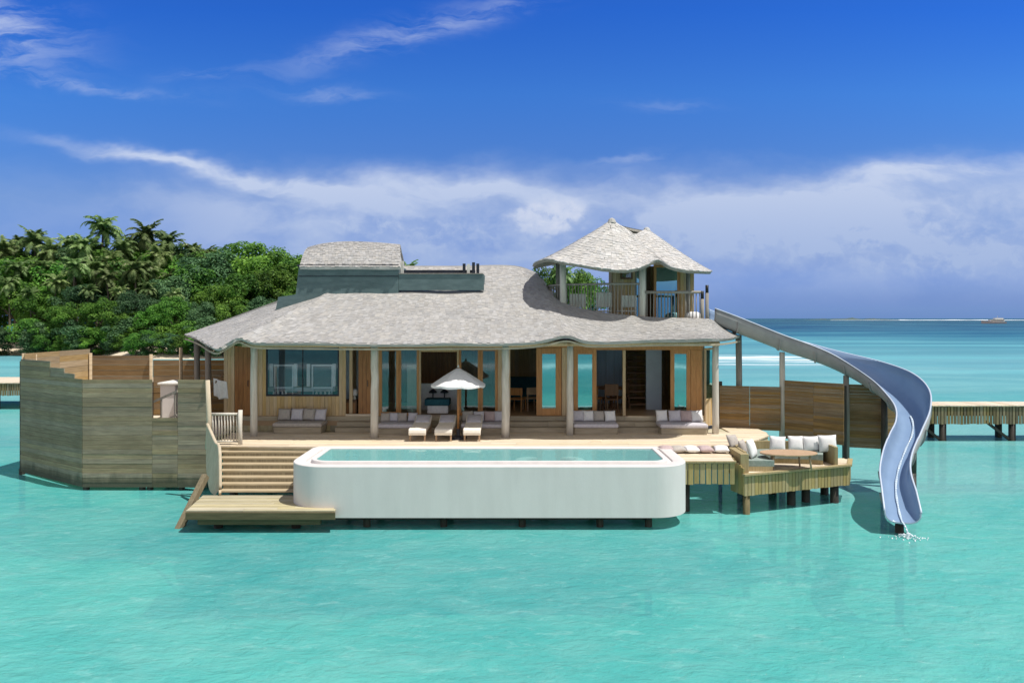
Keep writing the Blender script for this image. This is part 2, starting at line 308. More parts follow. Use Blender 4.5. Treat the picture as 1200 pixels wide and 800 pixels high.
# ------------------------------------------------------------------ mesh helpers
def W(px, py, D): return Vector(((px-600)*D/F, D, EYE-(py-HOR)*D/F))     # photo pixel at a distance -> metres
def WX(px, D): return (px-600)*D/F
def WZ(py, D): return EYE-(py-HOR)*D/F
class MB:
    def __init__(s): s.v = []; s.f = []; s.mi = []
    def add(s, vs, fs, mi=0):
        b = len(s.v); s.v += [Vector(v) for v in vs]; s.f += [[i+b for i in f] for f in fs]; s.mi += [mi]*len(fs); return s
    def box(s, x0, x1, y0, y1, z0, z1, mat=None, mi=0):
        vs = [Vector((x, y, z)) for z in (z0, z1) for y in (y0, y1) for x in (x0, x1)]
        if mat is not None: vs = [mat @ v for v in vs]
        return s.add(vs, [(0, 2, 3, 1), (4, 5, 7, 6), (0, 1, 5, 4), (2, 6, 7, 3), (0, 4, 6, 2), (1, 3, 7, 5)], mi)
    def bar(s, p, q, w, h, up=(0, 0, 1)):
        p, q = Vector(p), Vector(q); d = q-p; L = d.length; d.normalize(); up = Vector(up)
        if abs(d.dot(up)) > .98: up = Vector((0, 1, 0))
        sd_ = d.cross(up).normalized(); u = sd_.cross(d)
        mt = Matrix((( d.x, sd_.x, u.x, p.x), (d.y, sd_.y, u.y, p.y), (d.z, sd_.z, u.z, p.z), (0, 0, 0, 1)))
        return s.box(0, L, -w/2, w/2, -h/2, h/2, mt)
    def prism(s, poly, z0, z1):
        n_ = len(poly); z0 = z0 if isinstance(z0, (list, tuple)) else [z0]*n_; z1 = z1 if isinstance(z1, (list, tuple)) else [z1]*n_
        vs = [(p[0], p[1], z0[i]) for i, p in enumerate(poly)]+[(p[0], p[1], z1[i]) for i, p in enumerate(poly)]
        return s.add(vs, [list(range(n_))[::-1], list(range(n_, 2*n_))]+[(i, (i+1) % n_, n_+(i+1) % n_, n_+i) for i in range(n_)])
    def tube(s, pts, r, n=10, cap=True):
        pts = [Vector(p) for p in pts]; rs = r if isinstance(r, (list, tuple)) else [r]*len(pts); vs = []; fs = []
        ref = Vector((.31, .95, .05))
        for i, p in enumerate(pts):
            d = (pts[min(i+1, len(pts)-1)]-pts[max(i-1, 0)]).normalized()
            a_ = d.cross(ref if abs(d.dot(ref.normalized())) < .95 else Vector((1, 0, 0))).normalized(); b_ = d.cross(a_)
            vs += [p+(a_*math.cos(t)+b_*math.sin(t))*rs[i] for t in [2*math.pi*j/n for j in range(n)]]
        for i in range(len(pts)-1):
            fs += [(i*n+j, i*n+(j+1) % n, (i+1)*n+(j+1) % n, (i+1)*n+j) for j in range(n)]
        if cap: fs += [list(range(n))[::-1], [(len(pts)-1)*n+j for j in range(n)]]
        return s.add(vs, fs)
    def lathe(s, prof, c=(0, 0, 0), n=20, sx=1., sy=1.):
        vs = []; fs = []
        for r, z in prof: vs += [(c[0]+sx*r*math.cos(2*math.pi*j/n), c[1]+sy*r*math.sin(2*math.pi*j/n), c[2]+z) for j in range(n)]
        for i in range(len(prof)-1): fs += [(i*n+j, i*n+(j+1) % n, (i+1)*n+(j+1) % n, (i+1)*n+j) for j in range(n)]
        fs += [list(range(n))[::-1], [(len(prof)-1)*n+j for j in range(n)]]
        return s.add(vs, fs)
    def loops(s, loops, cap0=True, cap1=True):
        n = len(loops[0]); vs = [p for l in loops for p in l]
        fs = [(i*n+j, i*n+(j+1) % n, (i+1)*n+(j+1) % n, (i+1)*n+j) for i in range(len(loops)-1) for j in range(n)]
        if cap0: fs.append(list(range(n))[::-1])
        if cap1: fs.append([(len(loops)-1)*n+j for j in range(n)])
        return s.add(vs, fs)
    def grid(s, fn, nu, nv):
        vs = [fn(i/nu, j/nv) for i in range(nu+1) for j in range(nv+1)]
        return s.add(vs, [(i*(nv+1)+j, (i+1)*(nv+1)+j, (i+1)*(nv+1)+j+1, i*(nv+1)+j+1) for i in range(nu) for j in range(nv)])
    def build(s, name, mat, parent=None, smooth=False, bevel=0., world=True):
        me = bpy.data.meshes.new(name)
        off = Vector((0, 0, 0))
        if parent is not None and world:
            q = parent
            while q is not None: off += q.location; q = q.parent
        me.from_pydata([tuple(v-off) for v in s.v], [], s.f)
        for mm in (mat if isinstance(mat, (list, tuple)) else [mat]): me.materials.append(mm)
        if any(s.mi): me.polygons.foreach_set('material_index', s.mi)
        if smooth: me.polygons.foreach_set('use_smooth', [True]*len(me.polygons))
        if smooth == 'angle': me.set_sharp_from_angle(angle=R(32))
        me.update()
        o = bpy.data.objects.new(name, me); col.objects.link(o)
        if parent is not None: o.parent = parent
        if bevel:
            bm_ = o.modifiers.new('bevel', 'BEVEL'); bm_.width = bevel; bm_.segments = 2; bm_.limit_method = 'ANGLE'
        return o
def tag(o, label=None, cat=None, group=None, kind=None):
    if label: o['label'] = label
    if cat: o['category'] = cat
    if group: o['group'] = group
    if kind: o['kind'] = kind
    return o
def thing(name, label, cat, loc=(0, 0, 0), rz=0., group=None):
    o = bpy.data.objects.new(name, None); col.objects.link(o); o.empty_display_size = .2
    o.location = loc; o.rotation_euler = (0, 0, rz)
    return tag(o, label, cat, group)
def dup(src, loc=None, rz=None, label=None, scale=None, parent=None):
    c_ = src.copy(); col.objects.link(c_)
    if parent is not None: c_.parent = parent
    if loc is not None: c_.location = loc
    if rz is not None: c_.rotation_euler = (0, 0, rz)
    if scale is not None: c_.scale = scale if isinstance(scale, (tuple, list)) else (scale,)*3
    if label: c_['label'] = label
    for ch in list(src.children): dup(ch, parent=c_)
    return c_
def catmull(P, n):
    out_ = []
    P = [Vector(p) for p in P]
    for i in range(len(P)-1):
        p0 = P[max(i-1, 0)]; p1 = P[i]; p2 = P[i+1]; p3 = P[min(i+2, len(P)-1)]
        for j in range(n):
            t = j/n
            out_.append(.5*((2*p1)+(-p0+p2)*t+(2*p0-5*p1+4*p2-p3)*t*t+(-p0+3*p1-3*p2+p3)*t**3))
    out_.append(P[-1]); return out_
def rnd(a, b): return random.uniform(a, b)
def span(poly, y):
    xs = []
    for i in range(len(poly)):
        (x0, y0), (x1, y1) = poly[i][:2], poly[(i+1) % len(poly)][:2]
        if (y0 <= y) != (y1 <= y): xs.append(x0+(y-y0)*(x1-x0)/(y1-y0))
    return (min(xs), max(xs)) if len(xs) > 1 else None
def planks(mb, poly, z, wd=.14, gap=.008, th=.03, ln=3.2):
    y = min(p[1] for p in poly)+gap; top = max(p[1] for p in poly)
    while y+wd*.5 < top:
        sp = span(poly, y+wd/2)
        if sp:
            x = sp[0]; first = True
            while x < sp[1]-.02:
                e = min(sp[1], x+(rnd(.4, 1)*ln if first else ln)); first = False
                if sp[1]-e < .4: e = sp[1]
                dz_ = rnd(-.003, .003); mb.box(x+.003, e-.003, y, min(y+wd, top), z-th+dz_, z+dz_); x = e
        y += wd+gap
def vslats(mb, p, q, z0, z1, wd=.12, gap=.012, th=.03, jit=0.):
    """vertical boards along a line p-q in plan; z0, z1 may be pairs (at p, at q)"""
    p, q = Vector((*p[:2], 0)), Vector((*q[:2], 0)); L = (q-p).length; nb = max(1, round(L/(wd+gap))); d = (q-p)/nb; u = d.normalized(); nn_ = Vector((u.y, -u.x, 0))
    z0 = z0 if isinstance(z0, (tuple, list)) else (z0, z0); z1 = z1 if isinstance(z1, (tuple, list)) else (z1, z1)
    for i in range(nb):
        a_ = p+d*i+u*gap/2; b_ = p+d*(i+1)-u*gap/2; t = (i+.5)/nb; o_ = rnd(-.004, .004)
        za = z0[0]+(z0[1]-z0[0])*t+rnd(-jit, jit); zb = z1[0]+(z1[1]-z1[0])*t+rnd(-jit, jit)
        pl = [a_+nn_*(o_+th/2), b_+nn_*(o_+th/2), b_+nn_*(o_-th/2), a_+nn_*(o_-th/2)]
        mb.prism([(v.x, v.y) for v in pl], za, zb)
def hboards(mb, p, q, z0, z1f, bh=.19, gap=.004, th=.03, seg=1):
    """horizontal boards between plan points p and q from z0 up to z1f(t) (t along the run)"""
    p, q = Vector((*p[:2], 0)), Vector((*q[:2], 0)); u = (q-p).normalized(); nn_ = Vector((u.y, -u.x, 0))
    for k_ in range(seg):
        ta, tb = k_/seg, (k_+1)/seg; a_ = p+(q-p)*ta+u*.003; b_ = p+(q-p)*tb-u*.003
        z = z0; top = z1f((ta+tb)/2)
        while z < top-.03:
            zt = min(z+bh, top); o_ = rnd(-.006, .006)
            pl = [a_+nn_*(o_+th/2), b_+nn_*(o_+th/2), b_+nn_*(o_-th/2), a_+nn_*(o_-th/2)]
            mb.prism([(v.x, v.y) for v in pl], z, zt-gap); z = zt
def rrect(x0, x1, y0, y1, radii, inset, z, n=8):
    """rounded rectangle loop; radii for front-left, front-right, back-right, back-left"""
    x0 += inset; x1 -= inset; y0 += inset; y1 -= inset; out_ = []
    for (cx, cy, a0), r in zip(((x0, y0, 180), (x1, y0, 270), (x1, y1, 0), (x0, y1, 90)), radii):
        r = max(r-inset, .03); ox = cx+(r if cx == x0 else -r); oy = cy+(r if cy == y0 else -r)
        for i in range(n+1):
            t = R(a0+90*i/n); out_.append((ox+r*math.cos(t), oy+r*math.sin(t), z))
    return out_
def shingles(mb, S, rows, width=.16, jit=.2, th=.034, lmin=.03):
    """overlapping shakes laid on the surface S(s, t), t = 0 at the eave"""
    def nrm(s_, t_):
        e = 1e-3; a_ = S(min(s_+e, 1), t_)-S(max(s_-e, 0), t_); b_ = S(s_, min(t_+e, 1))-S(s_, max(t_-e, 0)); n_ = a_.cross(b_)
        if n_.length < 1e-12: n_ = Vector((0, 0, 1))
        n_.normalize(); return n_ if n_.z >= 0 else -n_
    dt = 1/rows
    for r in range(rows):
        t0 = r*dt; s_ = -rnd(0, .01)
        while s_ < 1:
            sc_ = min(max(s_, 0), 1-1e-3); e = 2e-3
            sp = (S(min(sc_+e, 1), t0)-S(sc_, t0)).length/e
            ds = min(rnd(.65, 1.35)*width/max(sp, .5), .03); sa = max(s_, 0); sb = min(s_+ds*.97, 1); s_ += ds
            if sb-sa < 1e-5: continue
            tl = max(0 if r else -.25*dt, t0+rnd(-jit, jit)*dt); tu = min(1, t0+1.55*dt)
            lf = th*rnd(.6, 1.5)
            na = nrm(sa, min(max(tl, 0), 1)); nb_ = nrm(sb, min(max(tl, 0), 1))
            def P(ss_, tt):
                if tt >= 0: return S(ss_, tt)
                return S(ss_, 0)+(S(ss_, 0)-S(ss_, dt*.5))*(-tt/(dt*.5))
            a_, b_, c_, d_ = P(sa, tl), P(sb, tl), P(sb, tu), P(sa, tu)
            if (b_-a_).length < lmin and (c_-d_).length < lmin: continue
            vs = [a_-na*.01, b_-nb_*.01, b_+nb_*lf, a_+na*lf, c_+nb_*.006, d_+na*.006]
            mb.add(vs, [(3, 2, 4, 5), (0, 1, 2, 3), (0, 3, 5), (1, 4, 2)])
def strip_surface(E, T, sag=.12, wob=.03):
    E = catmull(E, 8); T = catmull(T, 8); N = len(E)-1
    def S(s_, t_):
        x = min(max(s_, 0), 1)*N; i = min(int(x), N-1); f = x-i
        e = E[i].lerp(E[i+1], f); g = T[i].lerp(T[i+1], f)
        p = e.lerp(g, t_)
        p.z -= sag*4*t_*(1-t_)*.6
        p.z += wob*mnoise.noise(Vector((p.x*.7, p.y*.7, 3)))*min(1, 4*(1-t_))
        return p
    return S, N
def skin(mb, S, nu, nv, off):
    mb.grid(lambda a_, b_: S(a_, b_)-Vector((0, 0, off)), nu, nv)

# ================================================================== SETTING
mb = MB(); mb.add([(-30000, -30000, 0), (30000, -30000, 0), (30000, 30000, 0), (-30000, 30000, 0)], [(0, 1, 2, 3)])
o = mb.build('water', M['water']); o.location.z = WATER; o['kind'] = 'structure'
mb = MB(); mb.add([(-400, -150, 0), (400, -150, 0), (400, 300, 0), (-400, 300, 0)], [(0, 1, 2, 3)])
o = mb.build('seabed', M['sand']); o.location.z = -3.7; o['kind'] = 'structure'
def isl(u, v):
    x = -135+150*u; y = 106+62*v; e = min(u, 1-u)*6; f = min(v*7, (1-v)*5)
    y -= (1-v)*9.5*max(0, min(1, (x+58)/8))*max(0, min(1, (-16-x)/8))
    y += 2.2*mnoise.noise(Vector((x*.06, 0, 0)))*(1-v)
    return Vector((x, y, -1.62+1.7*min(1, e)*min(1, f)**.8+.2*mnoise.noise(Vector((x*.1, y*.1, 1)))))
mb = MB(); mb.grid(isl, 60, 24); tag(mb.build('beach', M['sand'], smooth=True), kind='structure')
def farisl(u, v):
    a_ = u*2-1
    return Vector((1010+330*u, 2600+120*v, -1.7+max(0, (1-a_*a_))*(5+5.5*mnoise.noise(Vector((u*9, 0, 5)))+2*mnoise.noise(Vector((u*40, 0, 1))))*(1-abs(2*v-1))))
mb = MB(); mb.grid(farisl, 90, 4); tag(mb.build('far_island', M['far_green'], smooth=True), kind='structure')
mb = MB()
for i in range(120):
    u = i/120; x = 860+1100*u; h = (.9+1.6*abs(mnoise.noise(Vector((u*14, 2, 0)))))*(.35 if u < .18 else 1)
    y = 2080+40*math.sin(u*5)
    mb.add([(x, y-14, -1.52), (x+10, y-14, -1.52), (x+10, y, WATER+h), (x, y, WATER+h), (x, y+14, -1.52), (x+10, y+14, -1.52)], [(0, 1, 2, 3), (3, 2, 5, 4)])
tag(mb.build('surf', M['foam']), 'white line of surf breaking on the far reef', kind='stuff')

# ================================================================== VILLA
villa = thing('overwater_villa', 'timber villa over the water with wavy grey shingle roof and lookout pavilion on top', 'villa', (-1.5, 27, 0))
DW, FL, TOP = 24.9, .45, 2.74
def wx(px): return WX(px, DW)
# floor, ceiling, plinth and steps
mb = MB(); mb.box(wx(263), wx(824), DW-.12, 31.2, .15, FL); mb.build('floor', M['inner_floor'], villa)
mb = MB(); mb.box(wx(263)-.3, wx(824)+.2, DW-.3, 31.3, TOP+.06, TOP+.12); mb.build('ceiling', M['wall'], villa)
mb = MB()
for i in range(3):
    z1 = .15*(i+1); y0 = 24.78-.26*(2-i)-.02
    xa = wx(263) if i == 2 else wx(398); xb = wx(824)
    vs_y = y0
    x = xa
    while x < xb-.05:
        e = min(xb, x+rnd(2., 3.2)); mb.box(x+.003, e-.003, y0, 24.79 if i == 2 else y0+.27, z1-.15+.003, z1-.003+rnd(-.002, .002)); x = e
mb.build('entrance_step', M['shade_timber'], villa, bevel=.006)
# outer walls of upright boards
def wallrun(p, q, z1=TOP, z0=FL, mat='wall', wd=.13, th=.05):
    m_ = MB(); vslats(m_, p, q, z0, z1, wd, .006, th); return m_.build('wall', M[mat], villa)
def wallseg(a_, b_, z0=FL, z1=TOP, y=DW): wallrun((wx(a_), y), (wx(b_), y), z1, z0, wd=.115)
zb = WZ(464, DW)
wallseg(263, 275); wallseg(295.5, 312); wallseg(312, 397.5, FL, zb); wallseg(397.5, 405.5); wallseg(435, 444.5); wallseg(583.5, 598); wallseg(658.5, 672)
wallrun((wx(263), DW), (wx(263), 25.6)); wallrun((wx(263), 25.6), (wx(263), 27.4), 1.1); wallrun((wx(263), 27.4), (wx(263), 31))
wallrun((wx(824), DW+.1), (wx(824), 31))
rear_open = [(-4.6, -.9)]
xs = wx(263)
for a_, b_ in rear_open+[(wx(824), None)]:
    wallrun((xs, 31), (a_, 31), TOP, FL, 'wall', .14)
    if b_ is not None: wallrun((a_, 31), (b_, 31), 1.0, FL, 'dark_wood', .14); wallrun((a_, 31), (b_, 31), TOP, 1.72, 'dark_wood', .14)
    xs = b_
mb = MB()
for a_, b_, m_ in ((-9.2, -5.3, 27.6),): mb.box(a_, b_, m_, m_+.08, FL, TOP+.05)
mb.build('bathroom_wall', M['inner_teal'], villa)
for xp in (-5.25, -.15): mb = MB(); mb.box(xp-.05, xp+.05, DW+.12, 30.9, FL, TOP+.05); mb.build('partition_wall', M['wall'], villa)
mb = MB(); vslats(mb, (2.9, 28.6), (4.1, 28.6), FL, TOP+.05, .3, .01, .05); mb.build('blue_wall', M['inner_blue'], villa)
mb = MB(); mb.box(WX(757, 26.6), WX(775, 26.6), 26.55, 26.65, FL, TOP+.05); mb.build('pale_wall', M['inner_pale'], villa)
mb = MB()
for i in range(9): mb.box(WX(735, 28)-.1, WX(757, 28)+.2, 26.6+i*.25, 26.88+i*.25, FL+.2*i+.15, FL+.2*i+.2)
mb.bar((WX(735, 27)-.1, 26.6, .6), (WX(735, 29)-.1, 28.8, 2.4), .05, .22); mb.build('staircase', M['dark_wood'], villa)
mb = MB(); mb.box(-.9, wx(824)-.05, 31.05, 31.09, FL, TOP+.05); mb.build('rear_wall', M['wall'], villa)
mb = MB(); vslats(mb, (wx(263), 24.80), (wx(397.5), 24.80), -.03, .286, .13, .004, .03); mb.build('plinth', M['platform'], villa)
# lintels and trim
mb = MB(); mb.box(wx(400), wx(671), DW-.07, DW+.07, TOP-.09, TOP+.055); mb.box(wx(297), wx(400), DW-.07, DW+.07, TOP-.03, TOP+.055)
mb.build('lintel', M['orange'], villa, bevel=.008)
mb = MB(); mb.box(wx(671)+.003, wx(823), DW-.08, DW+.07, TOP-.16, TOP+.055); mb.build('lintel', M['orange'], villa, bevel=.008)
# plank doors
def plank_door(a_, b_, y=DW, z1=TOP-.04):
    f = MB(); vslats(f, (wx(a_), y), (wx(b_), y), FL+.02, z1, .15, .006, .05); d = f.build('door', M['brown_door'], villa)
    h = MB(); h.tube([(wx(b_)-.1, y-.05, 1.4), (wx(b_)-.1, y-.08, 1.42), (wx(b_)-.1, y-.08, 1.58), (wx(b_)-.1, y-.05, 1.6)], .012, 6); h.build('handle', M['dark_metal'], d)
    return d
plank_door(275.3, 295.2); plank_door(420, 434.7, DW+.02, TOP-.1)
def glazed(name, p, q, z0, z1, fr, frame, pane, bars=(), parent=None, thick=.06):
    """frame of four members between plan points p and q plus a pane, both upright"""
    p, q = Vector((*p, 0)), Vector((*q, 0)); L = (q-p).length; u = (q-p).normalized(); nn_ = Vector((u.y, -u.x, 0))
    mt = Matrix(((u.x, -nn_.x, 0, p.x), (u.y, -nn_.y, 0, p.y), (0, 0, 1, 0), (0, 0, 0, 1)))
    f = MB(); h = thick/2
    f.box(0, fr, -h, h, z0, z1, mt); f.box(L-fr, L, -h, h, z0, z1, mt); f.box(fr+.001, L-fr-.001, -h+.002, h-.002, z0, z0+fr*1.25, mt); f.box(fr+.001, L-fr-.001, -h+.002, h-.002, z1-fr, z1, mt)
    for t in bars: f.box(L*t-fr*.35, L*t+fr*.35, -h+.004, h-.004, z0+fr*1.25+.001, z1-fr-.001, mt)
    o_ = f.build(name, frame, parent or villa, bevel=.006)
    g = MB(); g.box(fr*.8, L-fr*.8, -.008, .008, z0+fr, z1-fr*.8, mt); g.build('pane', pane, o_)
    return o_
glazed('window', (wx(312), DW), (wx(397.5), DW), zb, TOP-.03, .045, M['dark_metal'], M['glass_dark'], (.5,))
zt = TOP-.1
glazed('glass_door', (wx(444.5), DW), (wx(467.5), DW), FL+.01, zt, .09, M['orange'], M['glass'])
glazed('glass_door', (wx(467.7), DW+.005), (wx(491), DW+.005), FL+.01, zt, .07, M['orange'], M['glass'])
glazed('glass_door', (wx(538), DW+.005), (wx(562.5), DW+.005), FL+.01, zt, .07, M['orange'], M['glass'])
glazed('glass_door', (wx(562.7), DW), (wx(583.3), DW), FL+.01, zt, .09, M['orange'], M['glass'])
glazed('glass_door', (wx(628.5), DW), (wx(658), DW+.02), FL+.01, zt, .19, M['orange'], M['glass_mirror'])
glazed('glass_door', (wx(672.2), DW), (wx(699), DW), FL+.01, zt-.06, .14, M['orange'], M['glass_mirror'])
glazed('glass_door', (wx(785.5), DW), (wx(809), DW), FL+.01, zt-.06, .13, M['orange'], M['glass_mirror'])
mb = MB(); vslats(mb, (wx(809.3), DW), (wx(822), DW), FL, TOP-.17, .17, .004, .06); mb.build('side_panel', M['orange'], villa)
mb = MB(); mb.box(wx(491.2), wx(493.4), DW-.06, DW+.06, FL, zt-.001); mb.box(wx(535.6), wx(537.8), DW-.06, DW+.06, FL, zt-.001); mb.box(wx(493.5), wx(535.5), DW-.055, DW+.055, zt-.12, zt-.002); mb.build('door_frame', M['wall'], villa, bevel=.008)
mb = MB(); mb.box(wx(729.5), wx(733), DW-.05, DW+.05, FL, TOP-.165); mb.build('door_frame', M['wall'], villa, bevel=.008)
mb = MB(); mb.box(wx(405.7), wx(434.5), DW-.1, DW+.02, FL-.01, FL+.06); mb.build('threshold', M['deck'], villa)
# side window at the right end
glazed('window', (wx(824)+.05, 24.9), (wx(824)+.62, 25.6), .9, TOP-.1, .07, M['wall'], M['glass_mirror'])
mb = MB(); vslats(mb, (wx(824)+.05, 24.9), (wx(824)+.62, 25.6), .1, .9, .12, .006, .05); mb.build('corner_wall', M['wall'], villa)
# veranda posts: pale logs a little crooked
for px, pyb, ptop, r in ((297.5, 511, 396, .105), (439, 512.5, 400, .115), (592.5, 512, 400, .12), (668, 509.5, 396, .105), (838.5, 508, 398, .10), (822.5, 500, 400, .09), (660.5, 500, 398, .09)):
    D = F*EYE/(pyb-HOR); zt_ = 2.84; x = WX(px, D); mb = MB()
    pts = [(x+.025*mnoise.noise(Vector((x, i*.9, 0))), D+.02*mnoise.noise(Vector((x, i*.9, 5))), -.02+i*(zt_+.02)/8) for i in range(9)]
    mb.tube(pts, [r*(1.05-.012*i) for i in range(9)], 12); mb.build('post', M['post'], villa, smooth=True)
for px, D, zb_ in ((230.5, 27.5, 0.2), (243.5, 26.4, .2), (865.5, 25.6, -.02)):
    x = WX(px, D); mb = MB(); mb.tube([(x, D, zb_), (x+.02, D, 1.5), (x, D, 3.05)], .10, 10); mb.build('post', M['grey_post'], villa, smooth=True)
# front beam under the eave
mb = MB(); mb.tube([(WX(284, 23.3), 23.3, 2.80), (WX(440, 23.3), 23.3, 2.79), (WX(600, 23.3), 23.3, 2.80), (WX(665, 23.3), 23.3, 2.83)], .07, 10); mb.tube([(WX(665, 23.45), 23.45, 2.82), (WX(843, 23.6), 23.6, 2.82)], .07, 10); mb.build('eave_beam', M['wall'], villa, smooth=True)
# main roof
ST = [((217, 391.5, 27.6), (432, 313.5, 28)), ((232, 397, 25.2), (432, 313.5, 28)), ((252, 408, 22.7), (433, 313.5, 28)), ((266, 402, 22.5), (434, 313.5, 28)), ((280, 395, 22.5), (436, 313, 28)),
      ((298, 401, 22.4), (438, 313, 28)), ((330, 402, 22.35), (442, 313, 28)), ((370, 402.5, 22.3), (450, 313, 28)), ((440, 403, 22.3), (480, 313, 28)), ((530, 402.5, 22.3), (540, 313, 28)), ((600, 402, 22.3), (585, 312, 28)),
      ((636, 399, 22.35), (610, 314, 28)), ((664, 393.5, 22.5), (630, 322, 27)), ((688, 399.5, 22.35), (639, 335, 26)), ((725, 399.5, 22.35), (657, 353, 25)), ((765, 398.5, 22.4), (695, 364, 24.5)), ((802, 398, 22.45), (755, 371, 24.25)),
      ((838, 397.5, 22.6), (818, 373, 24.2)), ((856, 396, 23.9), (833, 374, 24.3)), ((867, 394, 25.4), (838, 377, 25.4))]
S, N = strip_surface([W(*a_) for a_, b_ in ST], [W(*b_) for a_, b_ in ST], .10, .05)
roof_mb = MB(); skin(roof_mb, S, 152, 16, .012)
ridge = [W(432, 313.5, 28), W(480, 313, 28), W(540, 313, 28), W(585, 312, 28), W(610, 314, 28), W(630, 322, 27)]
rear = [Vector((-12.2, 33, 3.0)), Vector((-8, 34, 2.9)), Vector((-3, 34, 2.9)), Vector((0, 34, 2.9)), Vector((1.2, 33, 2.9)), Vector((1.6, 30, 3.0))]
SB, _ = strip_surface(rear, ridge, .1, .05)
mb2 = MB(); skin(mb2, SB, 40, 10, .012)
left_e = [W(217, 391.5, 27.6), Vector((-12.2, 33, 3.0))]
roof_mb.add(mb2.v, mb2.f); roof_mb.add([left_e[0], left_e[1], ridge[0]], [(0, 2, 1)])
roof = roof_mb.build('roof', M['shingle'], villa)
so = roof.modifiers.new('solid', 'SOLIDIFY'); so.thickness = .07; so.offset = -1
mb = MB(); shingles(mb, S, 42, .125, jit=.45, th=.010); mb.build('roof_shingles', M['shingle'], villa)
mb = MB(); shingles(mb, SB, 22, .3); mb.build('rear_shingles', M['shingle'], villa)
mb = MB()
ep = catmull([W(a_[0], a_[1]+2.2, a_[2]+.07) for a_, b_ in ST], 6)
for i in range(len(ep)-1): mb.bar(ep[i]-Vector((0, 0, .10)), ep[i+1]-Vector((0, 0, .10)), .03, .05)
mb.build('fascia_board', M['shade_timber'], villa)
# stargazing box on the roof
DB = 25.85
mb = MB()
pl = [(322, 368), (326, 348), (346.5, 345), (350.5, 310), (467, 311), (467, 346), (385, 350), (340, 368)]
f_ = [W(px, py, DB) for px, py in pl]; n_ = len(pl)
b_ = [v+Vector((0, 3.0, 0)) for v in f_]
mb.add(f_+b_, [list(range(n_)), list(range(n_, 2*n_))[::-1]]+[(i, n_+i, n_+(i+1) % n_, (i+1) % n_) for i in range(n_)])
mb.build('roof_box', M['teal_panel'], villa)
mb = MB(); mb.box(WX(350, DB), WX(467, DB), DB-.03, DB-.005, WZ(324, DB), WZ(323.2, DB)); mb.box(WX(348.5, DB), WX(467.5, DB), DB-.06, DB+.02, WZ(312.2, DB), WZ(310, DB)); mb.build('box_trim', M['dark_metal'], villa)
mb = MB()
mb.box(WX(467.3, DB), WX(567, DB), DB, DB+.14, WZ(340, DB), WZ(321, DB)); mb.box(WX(564, DB), WX(567, DB), DB+.141, DB+2.3, WZ(338, DB)+.2, WZ(321, DB)); mb.build('box_parapet', M['teal_panel'], villa)
mb = MB(); mb.box(WX(467.5, DB), WX(566, DB), DB-.03, DB+.17, WZ(321, DB)+.001, WZ(320.2, DB)); mb.build('parapet_cap', M['grey_post'], villa)
# curved shingle cap
ecap = [W(351, 312.5, DB-.12), W(375, 312.5, DB-.12), W(410, 312.8, DB-.12), W(440, 313, DB-.12), W(469.5, 313, DB-.12)]
tcap = [W(360, 290, 27.6), W(378, 285.5, 27.6), W(405, 283, 27.6), W(440, 284, 27.6), W(469, 286.5, 27.6)]
SCp, _ = strip_surface(ecap, tcap, -.16, .02)
mb = MB(); skin(mb, SCp, 24, 8, .012); cap = mb.build('box_roof', M['shingle_top'], villa); so = cap.modifiers.new('solid', 'SOLIDIFY'); so.thickness = .09; so.offset = -1
SCb, _ = strip_surface([v+Vector((0, 1.6, -.9)) for v in tcap], tcap, .0, .02)
mb = MB(); skin(mb, SCb, 24, 6, .012); mb.build('box_roof', M['shingle_top'], villa)
mb = MB(); shingles(mb, SCp, 13, .12, th=.018); shingles(mb, SCb, 8, .2, th=.02); mb.build('box_shingles', M['shingle'], villa)
mb = MB(); q = [ecap[-1]+Vector((-.06, .1, -.02)), tcap[-1]+Vector((-.06, 0, -.03)), tcap[-1]+Vector((-.06, 1.5, -.9))]
mb.add([v for v in q]+[v-Vector((.05, 0, 0)) for v in q], [(0, 1, 2), (5, 4, 3), (0, 3, 4, 1), (1, 4, 5, 2), (2, 5, 3, 0)])
mb.build('cap_gable', M['shingle_top'], villa); mb = MB(); q = [ecap[0]+Vector((.1, .1, -.02)), tcap[0]+Vector((.06, 0, -.03)), tcap[0]+Vector((.06, 1.5, -.9))]
mb.add([v for v in q]+[v+Vector((.05, 0, 0)) for v in q], [(2, 1, 0), (3, 4, 5), (1, 4, 3, 0), (2, 5, 4, 1), (0, 3, 5, 2)])
mb.build('cap_gable', M['shingle_top'], villa)
mb = MB(); Dn = 26.3
mb.box(WX(471, Dn), WX(557, Dn), Dn, Dn+.05, WZ(320, Dn), WZ(316.4, Dn)); mb.build('roof_rail', M['dark_metal'], villa)
for px, t_, mt_ in ((471.5, 306, 'white_paint'), (544, 309, 'dark_metal'), (549, 309.5, 'white_paint'), (555, 307.5, 'dark_metal'), (560, 309, 'dark_metal')):
    mb = MB(); mb.box(WX(px, Dn)-.05, WX(px, Dn)+.05, Dn-.08, Dn-.01, WZ(326, Dn), WZ(t_, Dn)); mb.build('rail_post', M[mt_], villa)
